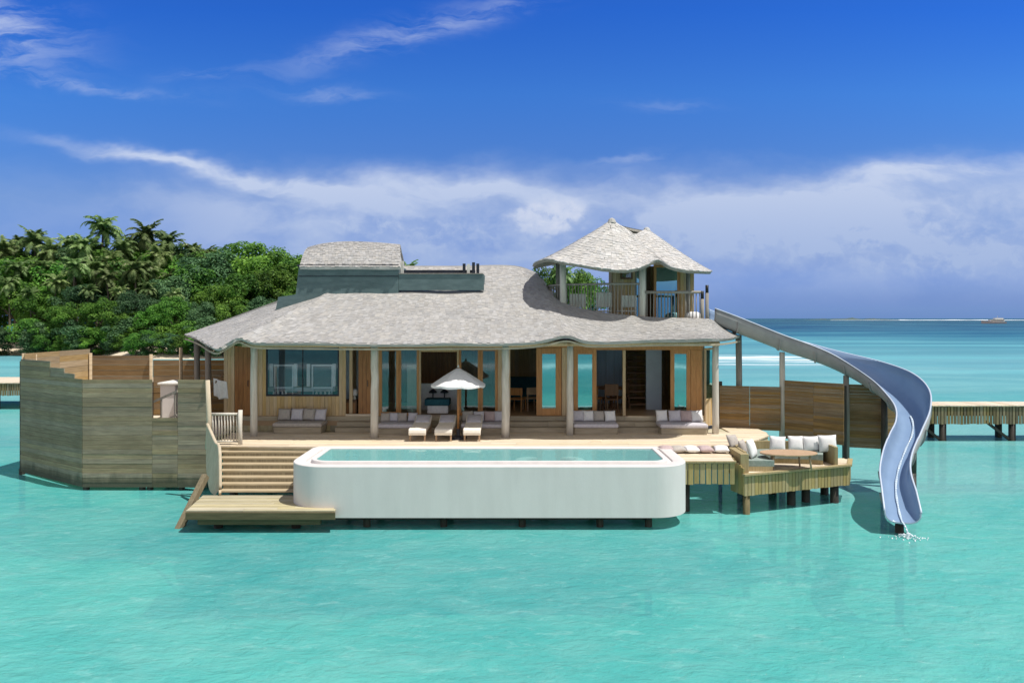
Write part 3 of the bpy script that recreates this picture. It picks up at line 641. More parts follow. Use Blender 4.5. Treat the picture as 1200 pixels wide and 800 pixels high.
# ---- lookout pavilion
UD = 3.42
dk = [(WX(752, 24.35), 24.35), (WX(830, 24.3), 24.3), (6.35, 26), (6.3, 28.2), (1.3, 28.2), (WX(634, 27), 27.2), (WX(642, 26), 26.0), (WX(661, 25.1), 25.15), (WX(697, 24.6), 24.65)]
mb = MB(); mb.prism(dk, UD-.35, UD-.035); mb.build('upper_floor', M['grey_post'], villa)
mb = MB(); planks(mb, dk, UD); mb.build('upper_decking', M['deck'], villa)
TE = [(706, 315.5, 23.6), (735, 316.5, 23.5), (756, 311, 23.7), (771, 304.5, 24.0), (785, 312, 23.7), (806, 316.5, 23.8), (833, 318, 25.0), (824, 314, 27), (780, 308, 28.2), (720, 306, 28.6), (665, 306, 28.3), (640, 309.5, 27.6), (625, 311.5, 26.6), (630, 306.5, 25.4), (643, 303.5, 24.6), (660, 307.5, 24.2), (682, 311, 23.8), (706, 315.5, 23.6)]
p1, p2 = W(717, 257.5, 25.6), W(758, 268, 25.9); pm = W(739, 270, 25.7)
TT = []
pm = W(744, 274.5, 25.5)
for i, (px, py, D) in enumerate(TE):
    front_f = {1: (p1, pm, .15), 2: (p1, pm, .75), 3: (p1, pm, 1.), 4: (pm, p2, .45), 8: (p2, pm, .3), 9: (p1, pm, .4)}
    a_ = front_f.get(i, (p1, p1, 0) if (px < 740) else (p2, p2, 0)); TT.append(a_[0].lerp(a_[1], a_[2]))
ST_, _ = strip_surface([W(*e) for e in TE], TT, .12, .03)
mb = MB(); skin(mb, ST_, 136, 12, .012); pr = mb.build('pavilion_roof', M['grey_post'], villa); so = pr.modifiers.new('solid', 'SOLIDIFY'); so.thickness = .08; so.offset = -1
mb = MB(); shingles(mb, ST_, 20, .12, th=.018); mb.lathe([(.16, -.10), (.10, .02), (.03, .06)], p1, 8); mb.lathe([(.14, -.10), (.09, .02), (.03, .05)], p2, 8)
mb.build('pavilion_shingles', M['shingle_top'], villa)
for px, D, r, zt_ in ((659.5, 25.0, .11, 5.5), (752.5, 24.45, .105, 5.3), (654, 26.6, .09, 5.5), (806, 26.2, .07, 5.3)):
    x = WX(px, D); mb = MB(); mb.tube([(x, D, UD-.3), (x+.015, D, 4.4), (x, D, zt_)], r, 12); mb.build('pavilion_post', M['post' if D < 25.5 else 'grey_post'], villa, smooth=True)
for px, top in ((823, 341), (828.5, 334)):
    D = 24.35; x = WX(px, D); mb = MB(); mb.tube([(x, D, UD-.3), (x, D, WZ(top, D)-.25)], .055, 10); p_ = mb.build('rail_post', M['grey_post'], villa, smooth=True)
    mb = MB(); mb.tube([(x, D, WZ(top, D)-.249), (x, D, WZ(top, D))], .05, 10); mb.build('lamp_cap', M['black'], p_, smooth=True)
# cabin at the back of the pavilion
DC = 26.6
def cx_(px): return WX(px, DC)
mb = MB(); vslats(mb, (cx_(718), DC), (cx_(744), DC), UD, 5.5, .12, .005, .05); vslats(mb, (cx_(797), DC), (cx_(813), DC), UD, 5.45, .12, .005, .05)
vslats(mb, (cx_(718), DC+.05), (cx_(720), 28), UD, 5.5, .13, .005, .05); vslats(mb, (cx_(813), DC+.05), (cx_(811), 28), UD, 5.45, .13, .005, .05); vslats(mb, (cx_(720), 28), (cx_(811), 28), UD, 5.5, .13, .005, .05)
mb.build('cabin_wall', M['wall'], villa)
glazed('window', (cx_(727), DC-.06), (cx_(741), DC-.06), 4.95, 5.35, .05, M['dark_wood'], M['glass'])
glazed('glass_door', (cx_(744.3), DC), (cx_(757.5), DC), UD+.02, 5.45, .05, M['grey_post'], M['glass_mirror'])
glazed('glass_door', (cx_(766), DC), (cx_(796.5), DC), UD+.02, 5.45, .09, M['orange'], M['glass_mirror'])
mb = MB(); mb.box(cx_(758), cx_(765.5), DC+.5, DC+.55, UD, 5.45); mb.build('cabin_partition', M['dark_wood'], villa)
# railings
def railing(path, ztop, zbot, name='railing', nb=None, r=.035, mat=M['post'], br=.014):
    mb_ = MB(); mb_.tube([(p[0], p[1], ztop) for p in path], r, 10); o_ = mb_.build(name, mat, villa, smooth=True)
    L = [0]
    for i in range(1, len(path)): L.append(L[-1]+math.hypot(path[i][0]-path[i-1][0], path[i][1]-path[i-1][1]))
    nb = nb or int(L[-1]/.105)
    for kx in range(nb):
        d_ = (kx+.5)*L[-1]/nb; i = max(j for j in range(len(L)) if L[j] <= d_); i = min(i, len(path)-2); f = (d_-L[i])/(L[i+1]-L[i])
        x = path[i][0]+(path[i+1][0]-path[i][0])*f; y = path[i][1]+(path[i+1][1]-path[i][1])*f
        b2 = MB(); b2.tube([(x, y, zbot), (x+rnd(-.01, .01), y, (zbot+ztop)/2), (x, y, ztop-.02)], br*rnd(.85, 1.2), 6); b2.build('baluster', mat, o_, smooth=True)
    return o_
pth = [(v.x, v.y) for v in catmull([(WX(640, 26.6), 26.6, 0), (WX(648, 25.7), 25.7, 0), (WX(662, 25.15), 25.15, 0), (WX(690, 24.72), 24.72, 0), (WX(722, 24.52), 24.52, 0), (WX(750, 24.45), 24.45, 0)], 5)]
railing(pth, 4.70, UD, mat=M['grey_post'])
railing([(WX(756, 24.38), 24.38), (WX(790, 24.36), 24.36), (WX(822, 24.36), 24.36)], 4.43, UD, mat=M['grey_post'], r=.045)

# ================================================================== DECK, STAIRS, POOL, LOUNGE DECK
deck = thing('sun_deck', 'long sunlit timber deck in front of the villa, wrapping behind the pool', 'deck', (0, 23, 0))
dp = [(-8.35, 21.75), (-5.0, 21.55), (3.95, 21.5), (4.4, 21.5), (6.6, 21.9), (7.3, 22.9), (7.9, 23.7), (8.05, 24.6), (8.0, 26.2), (-8.9, 26.2), (-8.75, 24), (-8.6, 22.3)]
mb = MB(); planks(mb, [(x, min(y, 24.3) if y > 24.3 else y) for x, y in dp], 0.); planks(mb, [(6.9, 24.31), (8.05, 24.31), (8.0, 26.2), (6.9, 26.2)], 0.)
mb.build('decking', M['deck'], deck)
mb = MB(); mb.prism(dp, -.30, -.036); mb.build('joist_layer', M['platform'], deck)
mb = MB(); mb.bar((-8.35, 21.74, -.02), (-5.0, 21.54, -.02), .06, .05); mb.build('nosing', M['deck'], deck, bevel=.006)
mb = MB(); mb.bar((6.6, 21.89, -.02), (7.3, 22.89, -.02), .06, .05); mb.bar((7.3, 22.9, -.02), (7.9, 23.7, -.02), .06, .05); mb.build('nosing', M['deck'], deck, bevel=.006)
lob = [(4.05, 19.95), (5.78, 20.0), (5.86, 20.5), (6.1, 21.48), (4.4, 21.48), (4.2, 20.8)]
mb = MB(); planks(mb, lob, -.10); mb.build('decking', M['deck'], deck)
mb = MB(); mb.prism(lob, -.34, -.14); mb.build('joist_layer', M['platform'], deck)
mb = MB(); vslats(mb, (4.1, 19.93), (5.80, 19.97), -.70, -.16, .13, .03, .03, .012); mb.build('slat_skirt', M['fascia'], deck)
mb = MB(); mb.bar((4.05, 19.93, -.125), (5.82, 19.97, -.125), .09, .05); mb.build('nosing', M['fascia'], deck, bevel=.006)
for x, y in ((-8, 22.1), (-8, 25.5), (-5, 23.8), (-2, 23.8), (1, 23.8), (4, 23.8), (7, 23.2), (7.6, 25.5), (4.6, 20.4)):
    mb = MB(); mb.tube([(x, y, -3.7), (x, y, -.3)], .12, 10); mb.build('pile', M['pile'], deck, smooth=True)

stairs = thing('staircase', 'wide pale timber steps leading from the deck down to the low water platform', 'stairs', (-7, 20.7, -.95))
NS = 8
for i in range(1, NS):
    z = -.125*i; y0 = 21.74-.255*i; xl = WX(258, y0+.1); mb = MB()
    mb.box(xl, -5.0, y0, y0+.285, z-.045, z); t_ = mb.build('tread', M['stair'], stairs, bevel=.006)
    mb = MB(); mb.box(xl+.02, -5.05, y0+.255, y0+.275, z+.001, z+.08); mb.build('riser', M['fascia_dark'], t_)
mb = MB(); a_ = Vector((WX(257, 21.7), 21.75, -.12)); b_ = Vector((WX(257, 19.8), 19.85, -1.0)); mb.bar(a_, b_, .06, .22); mb.build('stringer', M['stair'], stairs)
# side balustrade of the steps: tall post, sloping rail and boarded panel
mb = MB(); x0 = WX(243, 21.7)
mb.tube([(x0-.02, 21.8, -.1), (x0+.01, 21.8, .7), (x0-.03, 21.8, 1.85)], [.075, .07, .06], 10); mb.build('newel_post', M['rail_tan'], stairs, smooth=True)
mb = MB(); pts = [W(243, 497, 21.7), W(248, 508, 21.3), W(253, 519, 20.9), W(257, 524, 20.5), W(258, 545, 20.2), W(258, 572, 19.95)]
mb.tube(catmull(pts, 5), .045, 8); mb.build('handrail', M['rail_tan'], stairs, smooth=True)
mb = MB(); E_ = catmull(pts, 5); G_ = catmull([W(241.5, 500, 21.72), W(241.5, 525, 21.5), W(241.5, 545, 21.2), W(243, 562, 20.8), W(246, 575, 20.4), W(252, 580, 20.05)], 5)
for i in range(len(E_)-1):
    q = [E_[i], E_[i+1], G_[i+1], G_[i]]; mb.add(q+[v+Vector((-.02, .06, 0)) for v in q], [(3, 2, 1, 0), (4, 5, 6, 7), (0, 1, 5, 4), (2, 3, 7, 6), (0, 4, 7, 3), (1, 2, 6, 5)])
mb.build('side_panel', M['rail_tan'], stairs)
mb = MB(); pz = -.97; pp = [(WX(218, 18.28), 18.28), (WX(393, 18.28), 18.28), (WX(393, 18.5), 18.5), (-4.6, 18.75), (-5.0, 19.2), (-5.1, 19.95), (WX(238, 19.9), 19.9)]
plat = thing('water_platform', 'low weathered timber platform at the foot of the steps, just above the water', 'platform', (-6.5, 19, pz))
planks(mb, pp, pz, .15); mb.build('decking', M['platform'], plat)
mb = MB(); mb.prism(pp, pz-.20, pz-.035); mb.build('joist_layer', M['fascia_dark'], plat)
mb = MB(); mb.bar((pp[0][0], 18.26, pz-.125), (pp[1][0], 18.26, pz-.125), .04, .175); mb.build('edge_board', M['fascia_olive'], plat, bevel=.008)
mb = MB(); mb.box(WX(240, 18.8), WX(378, 18.6), 18.36, 18.5, pz-.36, pz-.202); mb.build('bearer', M['fascia_olive'], plat, bevel=.01)
for px in (256, 347):
    mb = MB(); mb.tube([(WX(px, 18.75), 18.75, -3.7), (WX(px, 18.75), 18.75, pz-.3)], .11, 10); mb.build('pile', M['pile'], plat, smooth=True)
mb = MB(); a_ = W(203, 624, 18.55); b_ = W(241, 557, 19.75); mb.bar(a_+Vector((0, -.1, -.25)), b_, .14, .17)
tag(mb.build('slanted_beam', M['fascia_dark'], bevel=.012), 'slanted wooden beam dipping into the water left of the low platform', 'beam')
# short railing at the head of the steps
rl = thing('deck_railing', 'short pale picket railing on the deck beside the top of the steps', 'railing', (WX(266, 21.9), 21.9, 0))
mb = MB(); D = 21.95; mb.tube([(WX(246, D), D, WZ(485, D)), (WX(283, D), D, WZ(485, D))], .04, 8); mb.build('rail', M['post'], rl, smooth=True)
mb = MB(); mb.tube([(WX(247, D), D, WZ(517, D)), (WX(282, D), D, WZ(517, D))], .03, 8); mb.build('rail', M['post'], rl, smooth=True)
mb = MB(); mb.tube([(WX(282.5, D), D-.05, -.25), (WX(282, D), D-.05, .5), (WX(282.5, D), D-.05, WZ(480, D))], .06, 10); mb.build('post', M['post'], rl, smooth=True)
for i in range(9):
    x = WX(249.5+i*3.5, D); mb = MB(); mb.tube([(x, D, WZ(517, D)), (x+rnd(-.01, .01), D, WZ(485, D))], .018, 6); mb.build('baluster', M['post'], rl, smooth=True)

# pool
PX0, PX1, PY0, PY1 = -5.50, 4.36, 18.5, 21.46
RAD = (.95, .9, .35, .35)
pool = thing('swimming_pool', 'long white walled infinity pool with rounded corners standing out over the lagoon', 'pool', (-.5, 20, 0))
prof = [(.35, -1.17), (0, -1.2), (0, -.35), (0, .02), (.012, .035), (.30, .035), (.31, .03), (.32, -.012), (.43, -.012), (.44, .06), (.45, .075), (.55, .075), (.56, .06), (.57, -1.05)]
mb = MB(); mb.loops([rrect(PX0, PX1, PY0, PY1, RAD, i_, z_) for i_, z_ in prof], True, True)
bs = mb.build('basin', M['white'], pool, 'angle')
mb = MB(); mb.loops([rrect(PX0, PX1, PY0, PY1, RAD, i_, z_) for i_, z_ in ((.59, .04), (.59, -.9), (1.0, -1.0))][::-1], True, False); mb.build('lining', M['stone_tile'], pool)
mb = MB(); lp = rrect(PX0, PX1, PY0, PY1, RAD, .562, .05); mb.add(lp, [list(range(len(lp)))]); mb.build('pool_water', M['pool_water'], pool)
mb = MB(); mb.lathe([(.95, -.95), (.95, -.2), (.9, -.16), (.7, -.16), (.66, -.2), (.66, -.6)], (WX(645, 20.2), 20.55, 0), 40, 1, .55); mb.build('round_ledge', M['white'], pool, smooth=False)
for px in (430, 520, 612, 703, 760):
    for y in (18.85, 20.9):
        mb = MB(); mb.tube([(WX(px, 18.85), y, -3.7), (WX(px, 18.85), y, -1.18)], .09, 10); mb.build('pile', M['pile'], pool, smooth=True)
mb = MB(); mb.box(PX0+1, PX1-1, 18.95, 19.15, -1.36, -1.202); mb.box(PX0+1, PX1-1, 20.7, 20.9, -1.36, -1.202); mb.build('bearer', M['pile'], pool)

# lounge deck
lz = -.45
lounge = thing('lounge_deck', 'sunken timber lounge deck on dark piles at the right end of the terrace', 'deck', (7.4, 20.8, lz))
LA, LB = (WX(872, 19.9), 19.9), (WX(995, 21.25), 21.25)
lpoly = [LA, LB, (WX(1000, 21.9), 22.1), (8.7, 23.0), (6.2, 23.0), (WX(857, 20.5), 20.5)]
mb = MB(); planks(mb, lpoly, lz); mb.build('decking', M['deck'], lounge)
mb = MB(); mb.prism([(x, y) for x, y in lpoly], lz-.16, lz-.034); mb.build('joist_layer', M['fascia_dark'], lounge)
mb = MB(); vslats(mb, LA, LB, -1.0, lz-.04, .095, .016, .03, .008); vslats(mb, LB, lpoly[2], -1.0, lz-.04, .095, .016, .03, .008); mb.build('slat_skirt', M['fascia'], lounge)
mb = MB(); vslats(mb, lpoly[5], LA, -.98, (-.08, -.30), .11, .004, .04); mb.build('corner_boards', M['fascia'], lounge)
mb = MB(); mb.bar((LA[0]-.03, LA[1]-.03, lz), (LB[0]+.03, LB[1]-.02, lz), .13, .06); mb.bar((LB[0], LB[1]-.02, lz), (*lpoly[2], lz), .13, .06); mb.build('edge_board', M['fascia'], lounge, bevel=.008)
for px, D, mt_ in ((874.5, 20.05, 'pile_tan'), (927, 21.05, 'pile'), (944, 21.4, 'pile'), (966, 22.3, 'pile'), (977.5, 21.3, 'pile'), (905, 22.4, 'pile')):
    x = WX(px, D); mb = MB(); mb.tube([(x, D, -3.7), (x+.01, D, -2), (x, D, lz-.17)], .09 if mt_ == 'pile_tan' else .115, 10); mb.build('pile', M[mt_], lounge, smooth=True)

# ================================================================== SLIDE
slide = thing('water_slide', 'blue open water slide curving from the lookout pavilion down into the lagoon', 'water slide', (9.5, 22, WATER))
CP = [(834, 25.2, 3.45), (872, 25.2, 3.06), (917, 25.05, 2.58), (955, 24.8, 2.24), (990, 24.4, 1.88), (1022, 23.75, 1.50), (1050, 22.95, 1.10), (1068, 22.0, .72), (1070, 21.2, .38), (1061, 20.5, .04), (1052, 19.8, -.32), (1049, 19.2, -.65), (1053, 18.6, -.98), (1058, 18.05, -1.20)]
cp = catmull([(WX(px, D), D, z) for px, D, z in CP], 8)
def chute(inner):
    rings = []; nc = len(cp)
    for i, p in enumerate(cp):
        t = i/(nc-1); d = (cp[min(i+1, nc-1)]-cp[max(i-1, 0)]); h = Vector((d.x, d.y, 0)).normalized()
        lft = Vector((-h.y, h.x, 0)); turn = math.exp(-((t-.50)/.17)**2)
        hl = .46+.40*turn; hr = .48-.02*turn; wd = .365+.055*turn-.055*math.exp(-((t-.80)/.10)**2)
        if t > .72: hl += .02; hr = .5
        bank = .16*turn
        endf = max(0., (t-.93)/.07); hl *= 1-.45*endf; hr *= 1-.45*endf; wd *= 1+.02*endf
        prof_ = []
        for j in range(13):
            a_ = math.pi*(j/12); x_ = math.copysign(abs(math.cos(a_))**.62, math.cos(a_)); y_ = 1-math.sin(a_)**.75
            hh = hl if x_ > 0 else hr
            prof_.append((x_*wd, hh*y_+bank*x_*.5))
        prof_ = [(wd+.045, prof_[0][1]-.012), (wd+.03, prof_[0][1]+.012)]+prof_+[(-wd-.03, prof_[-1][1]+.012), (-wd-.045, prof_[-1][1]-.012)]
        rings.append([p+lft*x_+Vector((0, 0, y_)) for x_, y_ in prof_])
    return rings
rings = chute(True); mb = MB(); n_ = len(rings[0])
vs = [v for r in rings for v in r]
fs = []; mi = []
for i in range(len(rings)-1):
    for j in range(n_-1):
        fs.append([i*n_+j, i*n_+j+1, (i+1)*n_+j+1, (i+1)*n_+j]); mi.append(2 if j in (0, 1, n_-3, n_-2) else 0)
mb.v = vs; mb.f = fs; mb.mi = mi
ch = mb.build('chute', [M['slide_in'], M['slide_out'], M['slide_rim']], slide, smooth=True)
so = ch.modifiers.new('solid', 'SOLIDIFY'); so.thickness = .035; so.offset = 1; so.material_offset = 1; so.material_offset_rim = 2
bpy.context.view_layer.update()
# make sure the visible (inner) side carries the blue finish
pp_ = ch.data.polygons[len(ch.data.polygons)//2]
mid = [f for f in ch.data.polygons][8]
if mid.normal.z < 0:
    ch.data.flip_normals()
so.offset = -1
for px, D, top, mt_ in ((916.5, 25.05, 2.50, 'post'), (991.5, 24.2, 1.80, 'grey_post'), (1036, 23.35, 1.25, 'pile'), (1046, 20.45, -.12, 'pile'), (1069.5, 21.9, .5, 'pile'), (1054, 18.3, -1.05, 'pile')):
    x = WX(px, D); mb = MB(); mb.tube([(x, D, -3.7), (x, D, min(-.8, top-.25))], .10, 10)
    if top > -.8: mb.tube([(x, D, -.9), (x+.015, D, (top-.8)/2), (x, D, top)], [.10, .095, .085], 10)
    mb.build('support_post', M[mt_], slide, smooth=True)
for i in range(6, len(cp)-3, 9):
    fl_ = MB(); d = (cp[i+1]-cp[i-1]).normalized(); ctr = cp[i]+Vector((0, 0, .25)); lo = []
    for dd, ex in ((-.022, .030), (-.022, .085), (.022, .085), (.022, .030)):
        lo.append([v+(v-ctr).normalized()*ex+d*dd for v in rings[i][3:-3]])
    n2 = len(lo[0]); fl_.add([v for l_ in lo for v in l_], [(a_*n2+j, a_*n2+j+1, ((a_+1) % 4)*n2+j+1, ((a_+1) % 4)*n2+j) for a_ in range(4) for j in range(n2-1)]); fl_.build('joint_flange', M['slide_out'], slide)
st_ = MB(); L_ = []
for i, p in enumerate(cp):
    if i < len(cp)*.52: continue
    d = (cp[min(i+1, len(cp)-1)]-cp[max(i-1, 0)]); h = Vector((d.x, d.y, 0)).normalized(); lf_ = Vector((-h.y, h.x, 0)); wv = .022+.006*math.sin(i*.9)
    c_ = p+lf_*(.02*math.sin(i*.17))+Vector((0, 0, .03)); L_.append((c_-lf_*wv, c_+lf_*wv))
e_ = L_[-1]
for k_ in range(1, 6):
    f = k_/5; L_.append(tuple(v+Vector((.05*f, -.22*f, -.30*f*f-.02)) for v in e_))
for a_, b_ in zip(L_[:-1], L_[1:]): st_.add([a_[0], a_[1], b_[1], b_[0]], [(0, 1, 2, 3)])
o = st_.build('water_stream', M['stream'], slide, True); o.modifiers.new('s', 'SOLIDIFY').thickness = .012
st_ = MB(); rg = random.Random(5); c0 = L_[-1][0]
for k_ in range(90):
    a_ = rg.uniform(0, 6.28); r = abs(rg.gauss(0, .16)); h = rg.uniform(0, .12)*max(0, 1-r*3); q = Vector((c0.x+r*1.5*math.cos(a_), c0.y+r*math.sin(a_), WATER+h)); e = rg.uniform(.008, .022)
    st_.lathe([(.01, -e), (e, -e*.4), (e, e*.4), (.01, e)], q, 6)
tag(st_.build('splash', M['foam'], None, True), 'white splash where the slide drips into the lagoon', kind='stuff')

# ================================================================== FENCES, OUTDOOR BATHROOM, JETTIES
fl = thing('privacy_fence', 'tall weathered grey board fence standing in the water left of the steps', 'fence', (-12, 23, WATER))
fA, fB, fC = (WX(24.5, 25.1), 25.1), (WX(97, 22.8), 22.8), (WX(243, 22.75), 22.75)
fz = -1.40
mb = MB(); hboards(mb, fA, fB, fz, lambda t: 1.80, .14, seg=1)
for ta, tb_, zt_ in ((0, .50, 2.27), (.503, .72, 2.10), (.723, .88, 1.95)):
    pa, pb_ = Vector(fA).lerp(Vector(fB), ta), Vector(fA).lerp(Vector(fB), tb_); hboards(mb, pa, pb_, 1.80, lambda t: zt_, .14, seg=1)
mb.build('board_panel', M['fence_grey'], fl)
xB, xC = fB[0], fC[0]; x1 = WX(178.5, 22.78); x2 = WX(208.5, 22.77)
mb = MB(); hboards(mb, fB, (x1, 22.78), fz, lambda t: 1.79, .14, seg=1); hboards(mb, (x1, 22.78), (x2, 22.77), fz, lambda t: .66, .14, seg=1); hboards(mb, (x2, 22.77), fC, fz, lambda t: 1.79, .14, seg=1); mb.build('board_panel', M['fence_grey'], fl)
for x, y, t_ in ((fA[0], fA[1]+.06, 2.2), (fB[0]+.05, 22.9, 1.7), (WX(178, 22.9)-.05, 22.9, 1.7), (x2+.06, 22.9, 1.7), (WX(167, 22.9), 22.9, .6)):
    mb = MB(); mb.tube([(x, y, -3.7), (x, y, -1.3)], .09, 8); mb.box(x-.06, x+.06, y-.03, y+.08, -1.3, t_); mb.build('post', M['pile'], fl)
fb = thing('bathroom_fence', 'stepped brown board fence enclosing the open air bathroom, seen above the grey fence', 'fence', (-15, 28, 0))
mb = MB(); hboards(mb, (-16.0, 25.2), (-15.95, 29), -1.3, lambda t: 2.52 if t < .1 else 2.45, .21, seg=2); mb.build('board_panel', M['fence_warm'], fb)
mb = MB(); hboards(mb, (-15.9, 29), (-13.6, 29), -1.3, lambda t: 2.2, .21, seg=1); mb.build('board_panel', M['fence_brown'], fb)
mb = MB(); hboards(mb, (-13.55, 29), (-10.6, 29.2), -1.3, lambda t: 2.03, .21, seg=2); mb.build('board_panel', M['fence_brown'], fb)
for px, D, t_ in ((106, 28.9, 2.3), (177, 28.9, 2.25), (212, 27.6, 2.55), (28, 25.3, 2.45), (41, 25.8, 2.4)):
    x = WX(px, D); mb = MB(); mb.tube([(x, D, -1.4), (x, D, t_)], .06, 8); mb.build('post', M['fence_warm'], fb, smooth=True)
mb = MB(); mb.prism([(-15.8, 25.3), (-12.7, 23), (-9.1, 23), (-9.1, 28.9), (-15.8, 28.9)], -.2, -.05)
bd = thing('bathroom_deck', 'shaded deck of the open air bathroom inside the fence', 'deck', (-12, 26, -.2)); mb.build('decking', M['deck'], bd)
mb = MB(); mb.box(WX(189, 26), WX(207, 26), 25.9, 26.9, -.05, 1.36); bl = thing('bathroom_counter', 'white rendered counter seen through the gap in the grey fence', 'counter', (-11.6, 26.3, -.05)); mb.build('body', M['white'], bl, bevel=.03)
mb = MB(); mb.box(WX(188, 26)-.03, WX(213, 26), 25.82, 27, 1.362, 1.44); mb.build('top', M['white_paint'], bl, bevel=.02)
gr = thing('gap_rail', 'pair of slanted dark rails crossing the gap in the grey fence', 'railing', (-10.6, 23.6, 0))
mb = MB(); mb.bar(W(179, 471, 23.6), W(208, 458, 23.6), .06, .07); mb.bar(W(192, 493, 23.5), W(207, 486, 23.5), .06, .06); mb.build('rail', M['grey_post'], gr)
mb = MB(); mb.tube([W(189, 500, 23.6), W(189, 466, 23.6)], .03, 6); mb.tube([W(205, 495, 23.6), W(205, 459, 23.6)], .03, 6); mb.build('upright', M['grey_post'], gr)
def towel(u, v): return Vector((WX(250, 24.2)+u*.42+.05*v*math.sin(u*7), 24.2+.05*math.sin(u*9)+.04*v, 1.72-.62*v*(1-.25*abs(u-.4))-.12*u))
mb = MB(); mb.grid(towel, 14, 10); t_ = mb.build('towel', M['fabric_white'], smooth=True); t_.modifiers.new('s', 'SOLIDIFY').thickness = .02
tag(t_, 'white towel hung out at the left corner of the villa', 'towel')
mb = MB(); mb.bar(W(246, 455, 24.25), W(262, 438, 24.25), .05, .05); tr_ = tag(mb.build('towel_rail', M['dark_wood']), 'short dark slanted rail that holds the white towel', 'rail')

fr_ = thing('board_fence', 'tall brown board fence behind the lounge deck and the slide', 'fence', (9.5, 24, 0))
for (pa, Da, pb_, Db, ta, tb_, zb_) in ((843, 25.5, 915, 24.95, 452.5, 452, -.05), (919.5, 24.85, 989, 23.5, 447, 447.5, -.28), (994.5, 24.2, 1036, 23.85, 449, 452, -.45), (1037.5, 23.5, 1066, 23.7, 464, 464, -.31)):
    z_ = (WZ(ta, Da)+WZ(tb_, Db))/2
    mb = MB(); hboards(mb, (WX(pa, Da), Da), (WX(pb_, Db), Db), zb_, lambda t: z_, .105, seg=2 if pb_-pa > 45 else 1); mb.build('board_panel', M['fence_brown'], fr_)
for px, D, t_ in ((845, 25.55, 1.5), (917, 25.0, 1.5), (991, 23.9, 1.5), (1037, 24.0, 1.2)):
    x = WX(px, D); mb = MB(); mb.box(x-.05, x+.05, D+.04, D+.14, -3.7, t_); mb.build('post', M['pile'], fr_)

def jetty(name, label, xa, xb, D0, D1, legs, skirt):
    j = thing(name, label, 'jetty', ((xa+xb)/2, D0, WATER))
    mb = MB(); x = xa
    while x < xb: mb.box(x, x+.145, D0, D1, -.045+rnd(-.003, .003), rnd(-.003, .003)); x += .153
    mb.build('decking', M['deck'], j)
    mb = MB(); vslats(mb, (xa, D0+.05), (xb, D0+.05), -skirt, -.06, .10, .035, .03, .02); mb.build('slat_skirt', M['fascia_dark'], j)
    mb = MB(); mb.box(xa, xb, D0+.15, D0+.3, -.45, -.06); mb.box(xa, xb, D1-.3, D1-.15, -.45, -.06); mb.build('bearer', M['pile'], j)
    for k_, x in enumerate(legs):
        for y in (D0+.3, D1-.3):
            mb = MB(); mb.tube([(x, y, -3.7), (x, y, -.45)], .14, 10); mb.build('pile', M['pile'], j, smooth=True)
        mb = MB(); mb.bar((x-1.1, D0+.3, -.7), (x-.05, D0+.3, -1.5), .1, .1); mb.build('brace', M['pile'], j)
    return j
jetty('jetty', 'slatted timber jetty running off to the right behind the slide', 14.0, 34.5, 31.8, 33.3, [16.2, 18, 20.9, 23.8, 26.7, 29.6, 32.5], .78)
jetty('jetty', 'short stretch of jetty passing behind the grey fence at the far left', -46, -20.5, 43, 47.2, [-43, -39.5, -36, -32.5, -29, -25.5, -22], .72)

# ================================================================== SOFT FURNITURE
def pillow_mesh(name, mat, wd=.46, ht=.44, th=.17):
    mb = MB(); n1 = 10
    for sgn in (1, -1):
        def fn(u, v):
            a_, b_ = u*2-1, v*2-1
            t = (max(0, 1-abs(a_)**2.6)*max(0, 1-abs(b_)**2.6))**.55
            pin = 1-.07*(1-abs(a_)**2)*abs(b_)**3; pin2 = 1-.07*(1-abs(b_)**2)*abs(a_)**3
            return Vector((a_*wd/2*pin2, sgn*th/2*t, ht/2+b_*ht/2*pin))
        mb.grid(fn, n1, n1)
    o_ = mb.build(name, M[mat], smooth=True)
    # weld the two halves along their seam
    import bmesh
    b_ = bmesh.new(); b_.from_mesh(o_.data); bmesh.ops.remove_doubles(b_, verts=b_.verts, dist=1e-4); bmesh.ops.recalc_face_normals(b_, faces=b_.faces); b_.to_mesh(o_.data); b_.free()
    return o_
PROTO = {}
CNAME = {'fabric_white': 'white', 'fabric_grey': 'lavender grey', 'fabric_taupe': 'taupe', 'fabric_pink': 'dusty pink', 'fabric_tan': 'tan'}
def pillow(mat, x, y, z, rx, rz, label, group, sc_=1.):
    if mat not in PROTO:
        PROTO[mat] = pillow_mesh('pillow', mat); o_ = PROTO[mat]
    else:
        o_ = PROTO[mat].copy(); col.objects.link(o_)
    o_.location = (x, y, z); o_.rotation_euler = (rx, rnd(-.05, .05), rz); o_.scale = (sc_, sc_, sc_)
    return tag(o_, label, 'pillow', group)
ORD = ['first', 'second', 'third', 'fourth', 'fifth', 'sixth']
def daybed(pa, pb_, D, where, mats, seat='fabric_grey', skew=0.):
    xa, xb = WX(pa, D), WX(pb_, D)
    b_ = thing('daybed', f'low timber daybed with grey cushion {where}', 'daybed', ((xa+xb)/2, D+.4, 0), 0, 'daybeds along the front of the villa')
    mb = MB(); mb.box(xa+.03, xb-.03, D+.02, D+.82, 0, .20); mb.build('base', M['shade_timber'], b_, bevel=.015)
    mb = MB(); mb.box(xa, xb, D-.02, D+.86, .203, .33); c_ = mb.build('cushion', M[seat], b_, bevel=.045)
    n_ = len(mats)
    for i, mt_ in enumerate(mats):
        x = xa+(xb-xa)*(i+.5)/n_+rnd(-.02, .02)
        pillow(mt_, x, D+.55+rnd(-.03, .03), .335, -.28+rnd(-.1, .06), rnd(-.22, .22), f'{CNAME[mt_]} pillow, {ORD[i]} from left on the daybed {where}', 'pillows on the daybeds', min(1., (xb-xa)/n_/.43))
